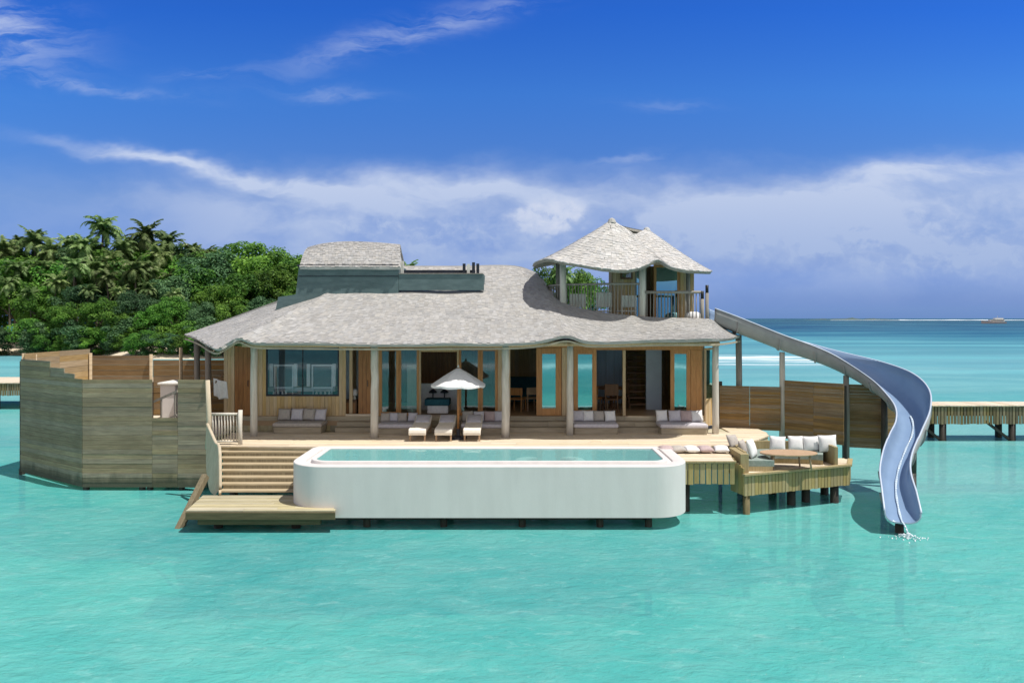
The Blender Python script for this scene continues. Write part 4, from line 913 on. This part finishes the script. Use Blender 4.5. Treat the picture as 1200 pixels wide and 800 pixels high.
daybed(319, 377, 24.0, 'under the wide bathroom window', ['fabric_taupe', 'fabric_grey', 'fabric_taupe', 'fabric_grey'], 'fabric_taupe')
daybed(442, 486, 23.75, 'left of the three sun loungers', ['fabric_taupe', 'fabric_grey', 'fabric_taupe', 'fabric_grey'])
daybed(540, 592, 23.75, 'right of the umbrella pole', ['fabric_taupe', 'fabric_grey', 'fabric_pink', 'fabric_grey'])
daybed(672, 725, 23.8, 'in front of the narrow turquoise door', ['fabric_grey', 'fabric_white', 'fabric_taupe', 'fabric_white'])
daybed(774, 830, 23.75, 'at the right end of the veranda', ['fabric_white', 'fabric_grey', 'fabric_pink', 'fabric_white'])
# sun loungers
def lounger():
    root = thing('sun_lounger', 'x', 'sun lounger', (0, 0, 0), 0, 'sun loungers under the umbrella')
    mb = MB(); mb.box(-.24, -.20, .02, 1.95, .20, .26); mb.box(.20, .24, .02, 1.95, .20, .26); mb.box(-.199, .199, .02, .07, .20, .26); mb.box(-.199, .199, 1.9, 1.95, .20, .26); mb.build('frame', M['teak'], root, world=False, bevel=.008)
    for sx in (-1, 1):
        for y in (.12, 1.8): mb = MB(); mb.bar((sx*.215, y, 0), (sx*.215, y, .2), .05, .05); mb.build('leg', M['teak'], root, world=False)
    mb = MB(); prof_ = [(0, .18), (-.02, .26), (0, .345), (.06, .37), (1.15, .37), (1.3, .39), (1.80, .56), (1.85, .52), (1.82, .48), (1.3, .285), (1.15, .265), (.1, .262), (.06, .20)]
    vs = [(sx, y, z) for sx in (-.255, -.23, .23, .255) for (y, z) in [(yy if abs(sx) < .24 else yy*.985+.015, zz if abs(sx) < .24 else zz*.96+.012) for yy, zz in prof_]]
    n_ = len(prof_); fs = [(i*n_+j, i*n_+(j+1) % n_, (i+1)*n_+(j+1) % n_, (i+1)*n_+j) for i in range(3) for j in range(n_)]+[list(range(n_))[::-1], [3*n_+j for j in range(n_)]]
    mb.add(vs, fs); mt_ = mb.build('mattress', M['fabric_cream'], root, world=False, bevel=.02)
    mb = MB()
    def tw(u, v): return Vector((-.22+.44*u, 1.30+.48*v, .40+.16*v+.014+.05*math.sin(math.pi*u)*math.sin(math.pi*v)))
    mb.grid(tw, 8, 8); hp = mb.build('headrest', M['fabric_grey'], root, world=False, smooth=True); hp.modifiers.new('s', 'SOLIDIFY').thickness = .05
    return root
l0 = lounger()
for i, (px, lab) in enumerate(((489, 'cream sun lounger beside the daybed with four grey pillows, left one of three'), (519.5, 'cream sun lounger in the middle of the three under the umbrella'), (553, 'cream sun lounger nearest the umbrella pole, right one of three'))):
    o = l0 if i == 0 else dup(l0); o.location = (WX(px, 22.5), 22.45, 0); o['label'] = lab
# umbrella
ux, uy = WX(537, 23.0), 23.0
um = thing('parasol', 'white cloth parasol with brown wooden pole behind the sun loungers', 'parasol', (ux, uy, 0))
mb = MB(); mb.tube([(ux, uy, .05), (ux, uy, 2.14)], .035, 10); mb.build('pole', M['brown_door'], um, smooth=True)
mb = MB(); mb.lathe([(.26, 0), (.26, .06), (.06, .08), (.05, .3)], (ux, uy, 0), 20); mb.build('base', M['dark_metal'], um)
NP = 8; rim = []; mb = MB()
def can(u, v):
    a_ = 2*math.pi*u; seg_ = (u*NP) % 1; k_ = 1-.03*math.sin(math.pi*seg_)
    r = .82*v*k_*math.cos(math.pi/NP)**0
    z = 2.13-.50*v**1.12-.025*math.sin(math.pi*seg_)*v
    return Vector((ux+r*math.cos(a_+.2), uy+r*math.sin(a_+.2), z))
mb.grid(can, 64, 10); c_ = mb.build('canopy', M['fabric_white'], um, smooth=True)
mb = MB(); mb.grid(lambda u, v: can(u, 1)-Vector((0, 0, .06*v*(1+.1*math.sin(u*50)))), 64, 2); mb.build('valance', M['fabric_white'], um, smooth=True)
mb = MB(); mb.lathe([(.02, 0), (.035, .03), (.012, .09)], (ux, uy, 2.12), 10); mb.build('finial', M['white_paint'], um, smooth=True)
for k_ in range(NP):
    e = can(k_/NP, .97)-Vector((0, 0, .02)); mb = MB(); mb.bar((ux, uy, 2.08), e, .02, .02); rb = mb.build('rib', M['brown_door'], um)
    mb = MB(); mb.bar((ux, uy, 1.62), Vector((ux, uy, 2.08)).lerp(e, .55), .015, .015); mb.build('strut', M['brown_door'], rb)
# sofa on the lounge deck: curved back bench and left arm
sofa = thing('corner_sofa', 'curved corner sofa with sage seat pads and wooden back around the round table', 'sofa', (7.6, 21.6, lz))
mb = MB(); BK = [(6.25, 20.35), (6.3, 21.3), (6.65, 21.95), (7.4, 22.15), (8.3, 22.05), (8.85, 21.85)]
bk = catmull([(x, y, 0) for x, y in BK], 6)
def ribbon(path, offa, offb, z0, z1):
    m_ = MB(); L_ = []; 
    for i, p in enumerate(path):
        d = (path[min(i+1, len(path)-1)]-path[max(i-1, 0)]).normalized(); nr = Vector((d.y, -d.x, 0))
        L_.append([p+nr*offa+Vector((0, 0, z0)), p+nr*offb+Vector((0, 0, z0)), p+nr*offb+Vector((0, 0, z1)), p+nr*offa+Vector((0, 0, z1))])
    m_.loops(L_); return m_
ribbon(bk, -.10, -.03, lz, lz+.52).build('backrest', M['fascia'], sofa, bevel=.01)
ribbon(bk, 0, .66, lz, lz+.13).build('base', M['fascia'], sofa)
ribbon(bk, -.01, .70, lz+.132, lz+.29).build('seat_pad', M['fabric_sage'], sofa, bevel=.03)
mb = MB(); mb.box(8.86, 8.96, 21.1, 21.95, lz, lz+.52); mb.build('armrest', M['fascia'], sofa, bevel=.01)
mb = MB(); mb.box(5.98, 6.20, 20.1, 21.2, lz, lz+.50); mb.build('armrest', M['fascia'], sofa, bevel=.01)
sz = lz+.29
for i, (px, D) in enumerate(((911, 21.75), (933, 21.8), (951, 21.75), (971, 21.55))):
    pillow('fabric_white', WX(px, D), D, sz, -.22, rnd(-.15, .15)-.05*i, f'white pillow, {ORD[i]} from left along the back of the curved sofa', 'white pillows on the curved sofa', .98 if i < 3 else 1.12)
for i, (px, D, mt_, w_) in enumerate(((884, 20.75, 'fabric_white', 'tall white pillow leaning at the left arm of the curved sofa'), (873, 21.2, 'fabric_taupe', 'taupe pillow at the left inner corner of the curved sofa'))):
    pillow(mt_, WX(px, D), D, sz, -.3, 1.0, w_, 'pillows at the sofa corner', 1.15 if i == 0 else .95)
pillow('fabric_taupe', WX(862, 21.5), 21.5, -.02, -.5, .6, 'taupe pillow propped where the deck meets the curved sofa', 'pillows at the sofa corner', .9)
mats_ = ['fabric_pink', 'fabric_taupe', 'fabric_white', 'fabric_pink', 'fabric_white']
for i, px in enumerate((782, 797, 813, 829, 846)):
    pillow(mats_[i], WX(px, 21.0), 20.95, -.015, R(-82), rnd(-.2, .2), f'{CNAME[mats_[i]]} cushion lying flat, {ORD[i]} from left on the deck edge right of the pool', 'cushions on the deck beside the pool', .92)
# round table
tb = thing('round_table', 'pale oval wooden table with slim legs on the lounge deck', 'table', (WX(924, 20.75), 20.75, lz))
c0 = tb.location; mb = MB(); mb.lathe([(.70, .395), (.76, .40), (.77, .42), (.76, .44), (.0, .44)], c0, 36, 1, .62); mb.build('top', M['teak'], tb)
for sx, sy in ((-.52, -.26), (.52, -.26), (.4, .25), (-.4, .25)):
    mb = MB(); mb.tube([(c0.x+sx, c0.y+sy, lz), (c0.x+sx*.92, c0.y+sy*.92, lz+.395)], [.022, .03], 8); mb.build('leg', M['teak'], tb, smooth=True)
# basket things behind the sofa: a wooden stool
def chair(name, label, loc, rz, mat, seat_mat, cat='chair', hs=.45, hb=.9, wd=.48):
    t = thing(name, label, cat, loc, rz)
    mb = MB(); mb.box(-wd/2, wd/2, -wd/2, wd/2, hs-.05, hs); mb.build('seat', M[seat_mat], t, world=False, bevel=.02)
    mb = MB(); mb.box(-wd/2, wd/2, wd/2-.04, wd/2, hs+.1, hb); mb.build('backrest', M[seat_mat], t, world=False, bevel=.02)
    for sx in (-1, 1):
        mb = MB(); mb.tube([(sx*(wd/2-.03), -wd/2+.03, 0), (sx*(wd/2-.04), -wd/2+.04, hs-.05)], .022, 6); mb.build('leg', M[mat], t, world=False)
        mb = MB(); mb.tube([(sx*(wd/2-.03), wd/2+.03, 0), (sx*(wd/2-.04), wd/2-.02, hs), (sx*(wd/2-.04), wd/2-.02, hb)], .022, 6); mb.build('leg', M[mat], t, world=False)
    return t
chair('armchair', 'white high backed chair on the lookout balcony near its left post', (WX(678, 26), 26.0, UD), R(170), 'white_paint', 'white_paint', hb=1.0, wd=.55)
chair('armchair', 'white high backed chair in the middle of the lookout balcony', (WX(706, 25.9), 25.9, UD), R(185), 'white_paint', 'white_paint', hb=1.05, wd=.55)
chair('armchair', 'white high backed chair on the balcony in front of the cabin wall', (WX(733, 26.0), 25.8, UD), R(190), 'white_paint', 'white_paint', hb=.95, wd=.55)
pf = thing('pouf', 'round pale pouf beside the dark lamp post on the lookout balcony', 'pouf', (WX(812, 25), 25.0, UD))
mb = MB(); mb.lathe([(.18, 0), (.26, .08), (.28, .2), (.25, .33), (.15, .39), (0, .40)], pf.location, 20); mb.build('cover', M['fabric_white'], pf, smooth=True)

# ================================================================== INTERIOR
for px0, px1, lab in ((323, 342.5, 'white framed vanity mirror in the left half of the bathroom window'), (367, 388.5, 'white framed vanity mirror in the right half of the bathroom window')):
    D = 25.3; v = thing('vanity_mirror', lab, 'mirror', (WX((px0+px1)/2, D), D, FL)); x0, x1 = WX(px0, D), WX(px1, D); z0, z1 = WZ(455, D), WZ(427, D)
    mb = MB(); mb.box(x0-.05, x0, D-.02, D+.03, z0, z1); mb.box(x1, x1+.05, D-.02, D+.03, z0, z1); mb.box(x0+.001, x1-.001, D-.02, D+.03, z1-.05, z1); mb.box(x0+.001, x1-.001, D-.02, D+.03, z0, z0+.05); mb.box(x0-.02, x0+.01, D, D+.03, FL, z0-.001); mb.box(x1-.01, x1+.02, D, D+.03, FL, z0-.001); mb.build('frame', M['fabric_white'], v)
    mb = MB(); mb.box(x0, x1, D+.005, D+.015, z0+.05, z1-.05); mb.build('glass', M['mirror_glass'], v)
for i, (px, lab) in enumerate(((318, 'white towel hanging left of the left vanity mirror'), (346.5, 'white towel hanging right of the left vanity mirror'), (361.5, 'white towel hanging left of the right vanity mirror'), (391.5, 'white towel hanging right of the right vanity mirror'))):
    D = 25.25; mb = MB(); x = WX(px, D); mb.box(x-.06, x+.06, D-.03, D+.03, WZ(453, D), WZ(426, D)); tag(mb.build('towel', M['fabric_white'], bevel=.02), lab, 'towel', 'towels in the bathroom window')
vn = thing('vanity_counter', 'pale wash counter with bottles below the two vanity mirrors', 'counter', (WX(355, 25.6), 25.6, FL))
mb = MB(); mb.box(WX(315, 25.6), WX(394, 25.6), 25.4, 25.9, WZ(458, 25.6), WZ(453, 25.6)); mb.build('top', M['white'], vn); mb = MB(); mb.box(WX(318, 25.6), WX(391, 25.6), 25.45, 25.85, FL, WZ(458.3, 25.6)); mb.build('cabinet', M['inner_teal'], vn)
for i, px in enumerate((321, 326, 331, 335, 371, 376, 381, 386)):
    D = 25.08; x = WX(px, D); mb = MB(); mb.lathe([(.035, 0), (.04, .1), (.015, .13), (.015, .17)], (x, D, WZ(463.5, D)), 8)
    tag(mb.build('bottle', M['white_paint'], smooth=True), f'small white bottle on the window ledge below the {"left" if i < 4 else "right"} vanity mirror', 'bottle', 'bottles on the bathroom window ledge ' + ('left' if i < 4 else 'right'))
mb = MB(); mb.box(WX(314, 25.1), WX(396, 25.1), 25.0, 25.2, FL, WZ(463.6, 25.1)); lg = thing('window_ledge', 'shelf holding bottles inside the bathroom window', 'shelf', (-8, 25.1, FL)); mb.build('shelf', M['inner_teal'], lg)
ch_ = thing('bedside_chest', 'dark chest under the white lamp inside the left opening', 'chest', (WX(412, 25.3), 25.3, FL))
mb = MB(); mb.box(WX(405.5, 25.3), WX(419.5, 25.3), 25.1, 25.5, FL, WZ(468, 25.3)); mb.build('body', M['dark_wood'], ch_, bevel=.01); mb = MB(); mb.box(WX(407, 25.3), WX(418, 25.3), 25.08, 25.098, FL+.05, WZ(471, 25.3)); mb.build('drawer', M['brown_door'], ch_)
tl = thing('table_lamp', 'small lamp with white shade on the dark chest in the left opening', 'lamp', (WX(415.5, 25.25), 25.25, WZ(468, 25.3)))
mb = MB(); mb.lathe([(.06, 0), (.06, .02), (.05, .1), (.025, .14), (.02, .18)], tl.location, 12); mb.build('base', M['white_paint'], tl, smooth=True); mb = MB(); mb.lathe([(.13, .15), (.09, .33), (.04, .36)], tl.location, 16); mb.build('shade', M['fabric_white'], tl, smooth=True)
mb = MB(); mb.box(WX(405.5, 25.7), WX(420, 25.7), 25.68, 25.74, FL, TOP+.05); mb.build('alcove_wall', M['inner_pale'], villa)
bed = thing('bed', 'white bed with teal throw seen through the open middle doorway', 'bed', (WX(514.5, 25.8), 25.8, FL)); bx = bed.location.x
mb = MB(); mb.box(bx-.34, bx+.36, 25.22, 26.35, FL+.02, FL+.29); mb.build('mattress', M['fabric_white'], bed, bevel=.04)
mb = MB(); mb.box(bx-.42, bx+.40, 25.17, 25.8, FL+.295, FL+.50); mb.build('throw', M['fabric_teal'], bed, bevel=.03)
mb = MB(); mb.box(WX(491, 26.45), WX(539, 26.45), 26.4, 26.5, FL, WZ(449, 26.45)); mb.build('headboard', M['fabric_white'], bed, bevel=.03)
for px in (507, 520.5):
    x = WX(px, 26.2); mb = MB(); mb.tube([(x, 26.3, FL+.4), (x, 26.3, WZ(460, 26.3))], .02, 6); mb.lathe([(.14, 0), (.14, .03), (.05, .12), (.02, .13)], (x, 26.3, WZ(460, 26.3)), 12); mb.build('reading_lamp', M['dark_metal'], bed)
bx = WX(515, 27.5)
mb = MB(); vslats(mb, (bx-2.3, 28.9), (bx+2.0, 28.9), FL, TOP+.05, .12, .004, .05); mb.box(bx-2.3, bx+2.0, 28.94, 28.98, FL, TOP+.05); mb.build('bedroom_wall', M['brown_door'], villa)
ct = thing('curtain', 'cream curtain gathered behind the left bedroom glass', 'curtain', (WX(482, 25.6), 25.6, FL)); mb = MB()
mb.grid(lambda u, v: Vector((WX(477, 25.6)+u*.32, 25.6+.05*math.sin(u*30), FL+.05+v*1.55)), 40, 4); mb.build('cloth', M['fabric_cream'], ct, smooth=True)
# living and dining rooms
chair('dining_chair', 'orange brown wooden chair inside the dark opening left of the turquoise door', (WX(607, 26.2), 26.2, FL), R(160), 'orange', 'orange', hb=.8)
chair('dining_chair', 'dark wooden chair beside the orange one inside the dark opening', (WX(622, 26.4), 26.4, FL), R(200), 'teak', 'teak', hb=.8)
dt = thing('dining_table', 'round timber table inside the wide right opening', 'table', (WX(716, 27), 27, FL)); mb = MB(); mb.lathe([(.6, .70), (.62, .74), (0, .74)], dt.location, 24); mb.build('top', M['brown_door'], dt); mb = MB(); mb.lathe([(.3, 0), (.05, .05), (.05, .7)], dt.location, 12); mb.build('leg', M['dark_wood'], dt, smooth=True)
chair('dining_chair', 'dining chair left of the round table in the right opening', (WX(702, 26.4), 26.4, FL), R(120), 'teak', 'orange', hb=.85)
chair('dining_chair', 'dark dining chair in front of the round table in the right opening', (WX(715, 26), 26.0, FL), R(185), 'dark_wood', 'dark_wood', hb=.95)
chair('dining_chair', 'dark dining chair right of the round table by the staircase', (WX(727, 26.6), 26.6, FL), R(240), 'dark_wood', 'dark_wood', hb=.95)
lr = thing('lounge_sofa', 'dark teal sofa in the dim living room behind the orange chair', 'sofa', (WX(612, 28.5), 28.5, FL)); lx = lr.location.x
mb = MB(); mb.box(lx-.9, lx+.6, 28.1, 28.9, FL+.1, FL+.45); mb.build('seat', M['fabric_teal'], lr, bevel=.05); mb = MB(); mb.box(lx-.9, lx+.6, 28.91, 29.1, FL+.1, FL+.95); mb.build('backrest', M['fabric_teal'], lr, bevel=.05)

# ================================================================== BOAT
bt = thing('motor_yacht', 'small pale motor yacht on the horizon at the far right', 'boat', (WX(1164, 765), 765, WATER)); q = bt.location
mb = MB(); secs = []
for x, wd, z in ((-12, 2.4, 1.7), (-8, 2.8, 1.7), (0, 2.9, 1.9), (6, 2.3, 2.3), (10, 1.1, 2.8), (12, .1, 3.1)):
    secs.append([q+Vector((-x, -wd, z)), q+Vector((-x, -wd*.8, -.2)), q+Vector((-x, wd*.8, -.2)), q+Vector((-x, wd, z))])
mb.loops(secs); mb.build('hull', M['hull'], bt)
mb = MB(); mb.box(q.x-4, q.x+10, 763, 767, q.z+1.95, q.z+3.9); mb.box(q.x+1, q.x+9, 763.3, 766.7, q.z+4.1, q.z+5.6); mb.box(q.x-1, q.x+10.5, 762.8, 767.2, q.z+3.9, q.z+4.1); mb.build('cabin', M['white_paint'], bt)
mb = MB(); mb.box(q.x-3.5, q.x+9, 762.95, 762.99, q.z+2.6, q.z+3.4); mb.build('window', M['dark_metal'], bt)
mb = MB(); mb.tube([(q.x+4, 765, q.z+5.6), (q.x+4.5, 765, q.z+8.2)], .15, 6); mb.build('mast', M['white_paint'], bt)

# ================================================================== ISLAND TREES
def palm_crown(seed, nf=30, L=3.5):
    rg = random.Random(seed); mb = MB()
    for f in range(nf):
        az = f*2.399+rg.uniform(-.25, .25); lift = rg.uniform(-.75, 1.3) if f > 3 else rg.uniform(1.0, 1.45); ln = L*rg.uniform(.75, 1.1); ns = 11; droop = rg.uniform(1.0, 3.0)
        p = Vector((0, 0, 0)); pts = []; pit = lift; sway = rg.uniform(-.25, .25)
        for i in range(ns+1):
            pts.append(p.copy()); a_ = az+sway*i/ns
            p = p+Vector((math.cos(a_)*math.cos(pit), math.sin(a_)*math.cos(pit), math.sin(pit)))*ln/ns; pit -= droop/ns*(.5+i/ns)
        for i in range(1, ns+1):
            d = (pts[i]-pts[i-1]).normalized(); sd_ = d.cross(Vector((0, 0, 1))).normalized(); up_ = sd_.cross(d)
            ll = 1.15*math.sin(math.pi*(.12+.80*i/ns))**.7*L/4.4
            for sg in (-1, 1):
                for h in (0., .5):
                    b_ = pts[i-1].lerp(pts[i], h); dr = (sd_*sg*.8+d*.55-Vector((0, 0, 1))*rg.uniform(.15, .65)).normalized(); wv_ = d*.17
                    mb.add([b_-wv_, b_+wv_, b_+dr*ll*rg.uniform(.8, 1.1)], [(0, 1, 2)])
        mb.bar(pts[0], pts[ns//2], .07, .07)
    for c_ in range(5):
        a_ = rg.uniform(0, 6.28); mb.lathe([(0.01, -.14), (.13, -.05), (.13, .05), (.01, .14)], (.3*math.cos(a_), .3*math.sin(a_), -.3), 6)
    return mb
def palm_trunk(seed, h):
    rg = random.Random(seed); b1, b2 = rg.uniform(-1.2, 1.2), rg.uniform(-1, 1); mb = MB(); pts = []
    for i in range(9):
        t = i/8; pts.append(Vector((b1*(t*t-t)*1.5, b2*(t*t-t), h*t)))
    mb.tube(pts, [.26-.13*i/8 for i in range(9)], 8); return mb
def broad_crown(seed, rx=5.2, rz=4.4, n=30, leaves=150, ls=.42):
    rg = random.Random(seed); mb = MB()
    for k_ in range(n):
        u = rg.uniform(-1, 1) if k_ % 4 else rg.uniform(.3, 1); a_ = rg.uniform(0, 6.283); s_ = math.sqrt(max(0, 1-u*u)); rr = rg.uniform(.55, 1.)
        c_ = Vector((math.cos(a_)*s_*rx*rr, math.sin(a_)*s_*rx*rr, u*rz*rr*(1 if u > 0 else 1.15))); cr_ = rg.uniform(.9, 1.7)*rx/5.2
        for j in range(leaves):
            d = Vector((rg.gauss(0, 1), rg.gauss(0, 1), rg.gauss(.25, 1))).normalized(); q_ = c_+Vector((d.x*cr_*1.15, d.y*cr_*1.15, d.z*cr_*.8))*rg.uniform(.55, 1.05)**.6
            nrm_ = (d+Vector((rg.uniform(-.7, .7), rg.uniform(-.7, .7), rg.uniform(.1, 1.2)))).normalized(); t1 = nrm_.orthogonal().normalized(); t1 = (Matrix.Rotation(rg.uniform(0, 6.28), 3, nrm_) @ t1); t2 = nrm_.cross(t1); l_ = ls*rg.uniform(.6, 1.25)
            mb.add([q_-t1*l_*.5, q_+t2*l_*.32+nrm_*l_*.1, q_+t1*l_*.5, q_-t2*l_*.32+nrm_*l_*.1], [(0, 1, 2, 3)])
    return mb
def broad_trunk(seed, h, rx):
    rg = random.Random(seed); mb = MB(); mb.tube([(0, 0, 0), (rg.uniform(-.3, .3), rg.uniform(-.3, .3), h*.5), (0, 0, h*.8)], [.45, .32, .2], 8)
    for k_ in range(6):
        a_ = k_*1.05+rg.uniform(-.3, .3); z0 = h*rg.uniform(.4, .7)
        mb.tube([(0, 0, z0), (math.cos(a_)*rx*.35, math.sin(a_)*rx*.35, z0+1.5), (math.cos(a_)*rx*.7, math.sin(a_)*rx*.7, z0+2.6)], [.2, .12, .05], 6)
    return mb
PALMS = []; BROADS = []
for k_ in range(5):
    t = thing('coconut_palm', 'x', 'palm tree', (0, 0, 0), 0, 'coconut palms on the island')
    palm_trunk(k_, 15).build('trunk', M['bark'], t, True, world=False); c_ = palm_crown(k_+10, 30+k_).build('crown', M['palm_leaf'], t, world=False); c_.location = (0, 0, 15)
    PALMS.append([t, False])
for k_ in range(5):
    t = thing('broadleaf_tree', 'x', 'tree', (0, 0, 0), 0, 'broadleaf trees on the island')
    broad_trunk(k_+3, 9, 5).build('trunk', M['bark'], t, True, world=False); c_ = broad_crown(k_+40, n=40, leaves=170, ls=.46).build('crown', M['leaf' if k_ in (0, 1, 3) else 'leaf_dark'], t, world=False); c_.location = (0, 0, 7.6)
    BROADS.append([t, False])
def plant(pool_, k_, px, top, D, h0, label, group=None, wide=1., zg=-.6):
    src = pool_[k_ % len(pool_)]
    s_ = (WZ(top, D)-zg)/h0
    o_ = src[0] if not src[1] else dup(src[0]); src[1] = True
    o_.location = (WX(px, D), D, zg); o_.rotation_euler = (0, 0, rnd(0, 6.28)); o_.scale = (s_*wide, s_*wide, s_); o_['label'] = label
    if group: o_['group'] = group
    return o_
random.seed(21)
# palms: pixel column, pixel row of the crown's top, distance
named = {(121, 246): 'coconut palm whose crown stands highest above the island skyline', (171, 253): 'tall coconut palm, second highest crown on the skyline', (40, 263): 'coconut palm crown on the skyline near the left edge of the photo',
         (103, 330): 'low pale coconut palm crown in front of the darker trees', (196, 266): 'coconut palm just right of the second highest crown'}
for i, (px, top, D) in enumerate([(121, 246, 128), (171, 253, 128), (40, 263, 126), (196, 266, 127), (5, 275, 126), (22, 272, 130), (60, 276, 124), (82, 272, 127), (97, 270, 122), (143, 276, 124), (155, 270, 130), (186, 282, 122), (225, 280, 128), (240, 285, 124), (112, 300, 118), (52, 300, 119), (88, 306, 117), (175, 300, 118), (150, 312, 116), (200, 315, 117), (103, 330, 111), (66, 318, 112), (140, 332, 110), (36, 334, 111), (172, 326, 111), (88, 296, 114), (205, 335, 110), (125, 312, 113), (10, 320, 113), (158, 300, 115), (20, 300, 118), (130, 290, 121), (265, 292, 124)]):
    plant(PALMS, i, px, top, D, 17.6, named.get((px, top), 'coconut palm among the crowns of the island wood'), 'coconut palms in the island wood', .95 if top < 290 else 1.05)
named = {(300, 279): 'broad leafy tree, tallest of the green crowns beside the roof box', (18, 322): 'dark broadleaf tree at the left edge above the beach'}
bl = [(300, 279, 124), (335, 284, 122), (272, 282, 126), (250, 290, 121), (320, 305, 115), (285, 318, 113), (345, 310, 118), (230, 305, 118), (205, 318, 115), (262, 325, 112), (0, 300, 122), (35, 298, 122), (70, 302, 121), (105, 298, 124), (140, 300, 122), (172, 296, 124), (210, 295, 124),
      (18, 322, 116), (-15, 330, 116), (75, 352, 107), (120, 346, 108), (160, 338, 108.5), (200, 345, 107.5), (235, 350, 108), (275, 350, 107.5), (310, 345, 108), (345, 340, 109), (50, 335, 112), (140, 358, 106.5), (95, 330, 112), (180, 358, 106.5), (380, 305, 116), (420, 324, 114), (-40, 300, 116), (455, 330, 112), (500, 334, 110), (545, 332, 112), (590, 336, 110), (-75, 305, 114), (-110, 315, 115), (-10, 284, 128), (22, 280, 129), (55, 281, 130), (88, 279, 128), (118, 277, 130), (150, 279, 129), (182, 281, 130), (212, 282, 129), (238, 281, 128)]
for i, (px, top, D) in enumerate(bl):
    plant(BROADS, [0, 2, 1, 3, 0, 4, 1, 2][i % 8] if top > 325 else [1, 3, 0, 2, 3][i % 5], px, top, D, 13.0, named.get((px, top), 'broadleaf tree in the island wood behind the villa'), 'broadleaf trees in the island wood', .98)
# undergrowth bushes along the shore hide the trunks
for i in range(44):
    px = -40+(i % 22)*19+rnd(-6, 6)
    if -5 < px < 34: px -= 44; D = rnd(104.6, 106.2)+(1.2 if i > 21 else 0)
    src = BROADS[i % 5][0]; o_ = dup(src); s_ = rnd(.26, .36) if i < 22 else rnd(.40, .52); o_.name = 'shore_bush'; o_.scale = (s_*1.25, s_*1.25, s_); o_.location = (WX(px, D), D, -2.4 if i < 22 else -2.6); o_.rotation_euler = (0, 0, rnd(0, 6))
    o_['label'] = 'leafy bush along the shore below the island trees'; o_['category'] = 'bush'; o_['group'] = 'bushes along the island shore'
for i in range(13):
    px = 158+i*10.5+rnd(-3, 3); D = rnd(97.5, 99.5); o_ = dup(BROADS[i % 5][0]); s_ = rnd(.22, .34); o_.name = 'shore_bush'; o_.scale = (s_*1.2, s_*1.2, s_); o_.location = (WX(px, D), D, -2.1); o_.rotation_euler = (0, 0, rnd(0, 6))
    o_['label'] = 'leafy bush by the water just behind the brown bathroom fence'; o_['category'] = 'bush'; o_['group'] = 'bushes behind the bathroom fence'
# greenery seen behind the roof
plant(PALMS, 1, 478, 302, 100, 17.6, 'palm crown peeping over the roof beside the roof box', None, 1.)
t = thing('broadleaf_tree', 'x', 'tree'); broad_trunk(77, 9, 5).build('trunk', M['bark'], t, True, world=False); c_ = broad_crown(78, n=34, leaves=150, ls=.55).build('crown', M['bright_leaf'], t, world=False); c_.location = (0, 0, 7.6)
BRIGHT = [[t, False]]
plant(BRIGHT, 0, 642, 303, 100, 13.0, 'bright green leafy tree left of the left pavilion post behind the roof', 'trees behind the pavilion', .62)
plant(BRIGHT, 0, 674, 309, 98, 13.0, 'bright green leafy tree right of the left pavilion post', 'trees behind the pavilion', .55)
plant(BROADS, 3, 692, 322, 102, 13.0, 'low leafy tree behind the balcony railing of the lookout pavilion', None, .7)
plant(PALMS, 4, 660, 306, 96, 17.6, 'palm crown among the bright trees behind the pavilion post', None, .9)
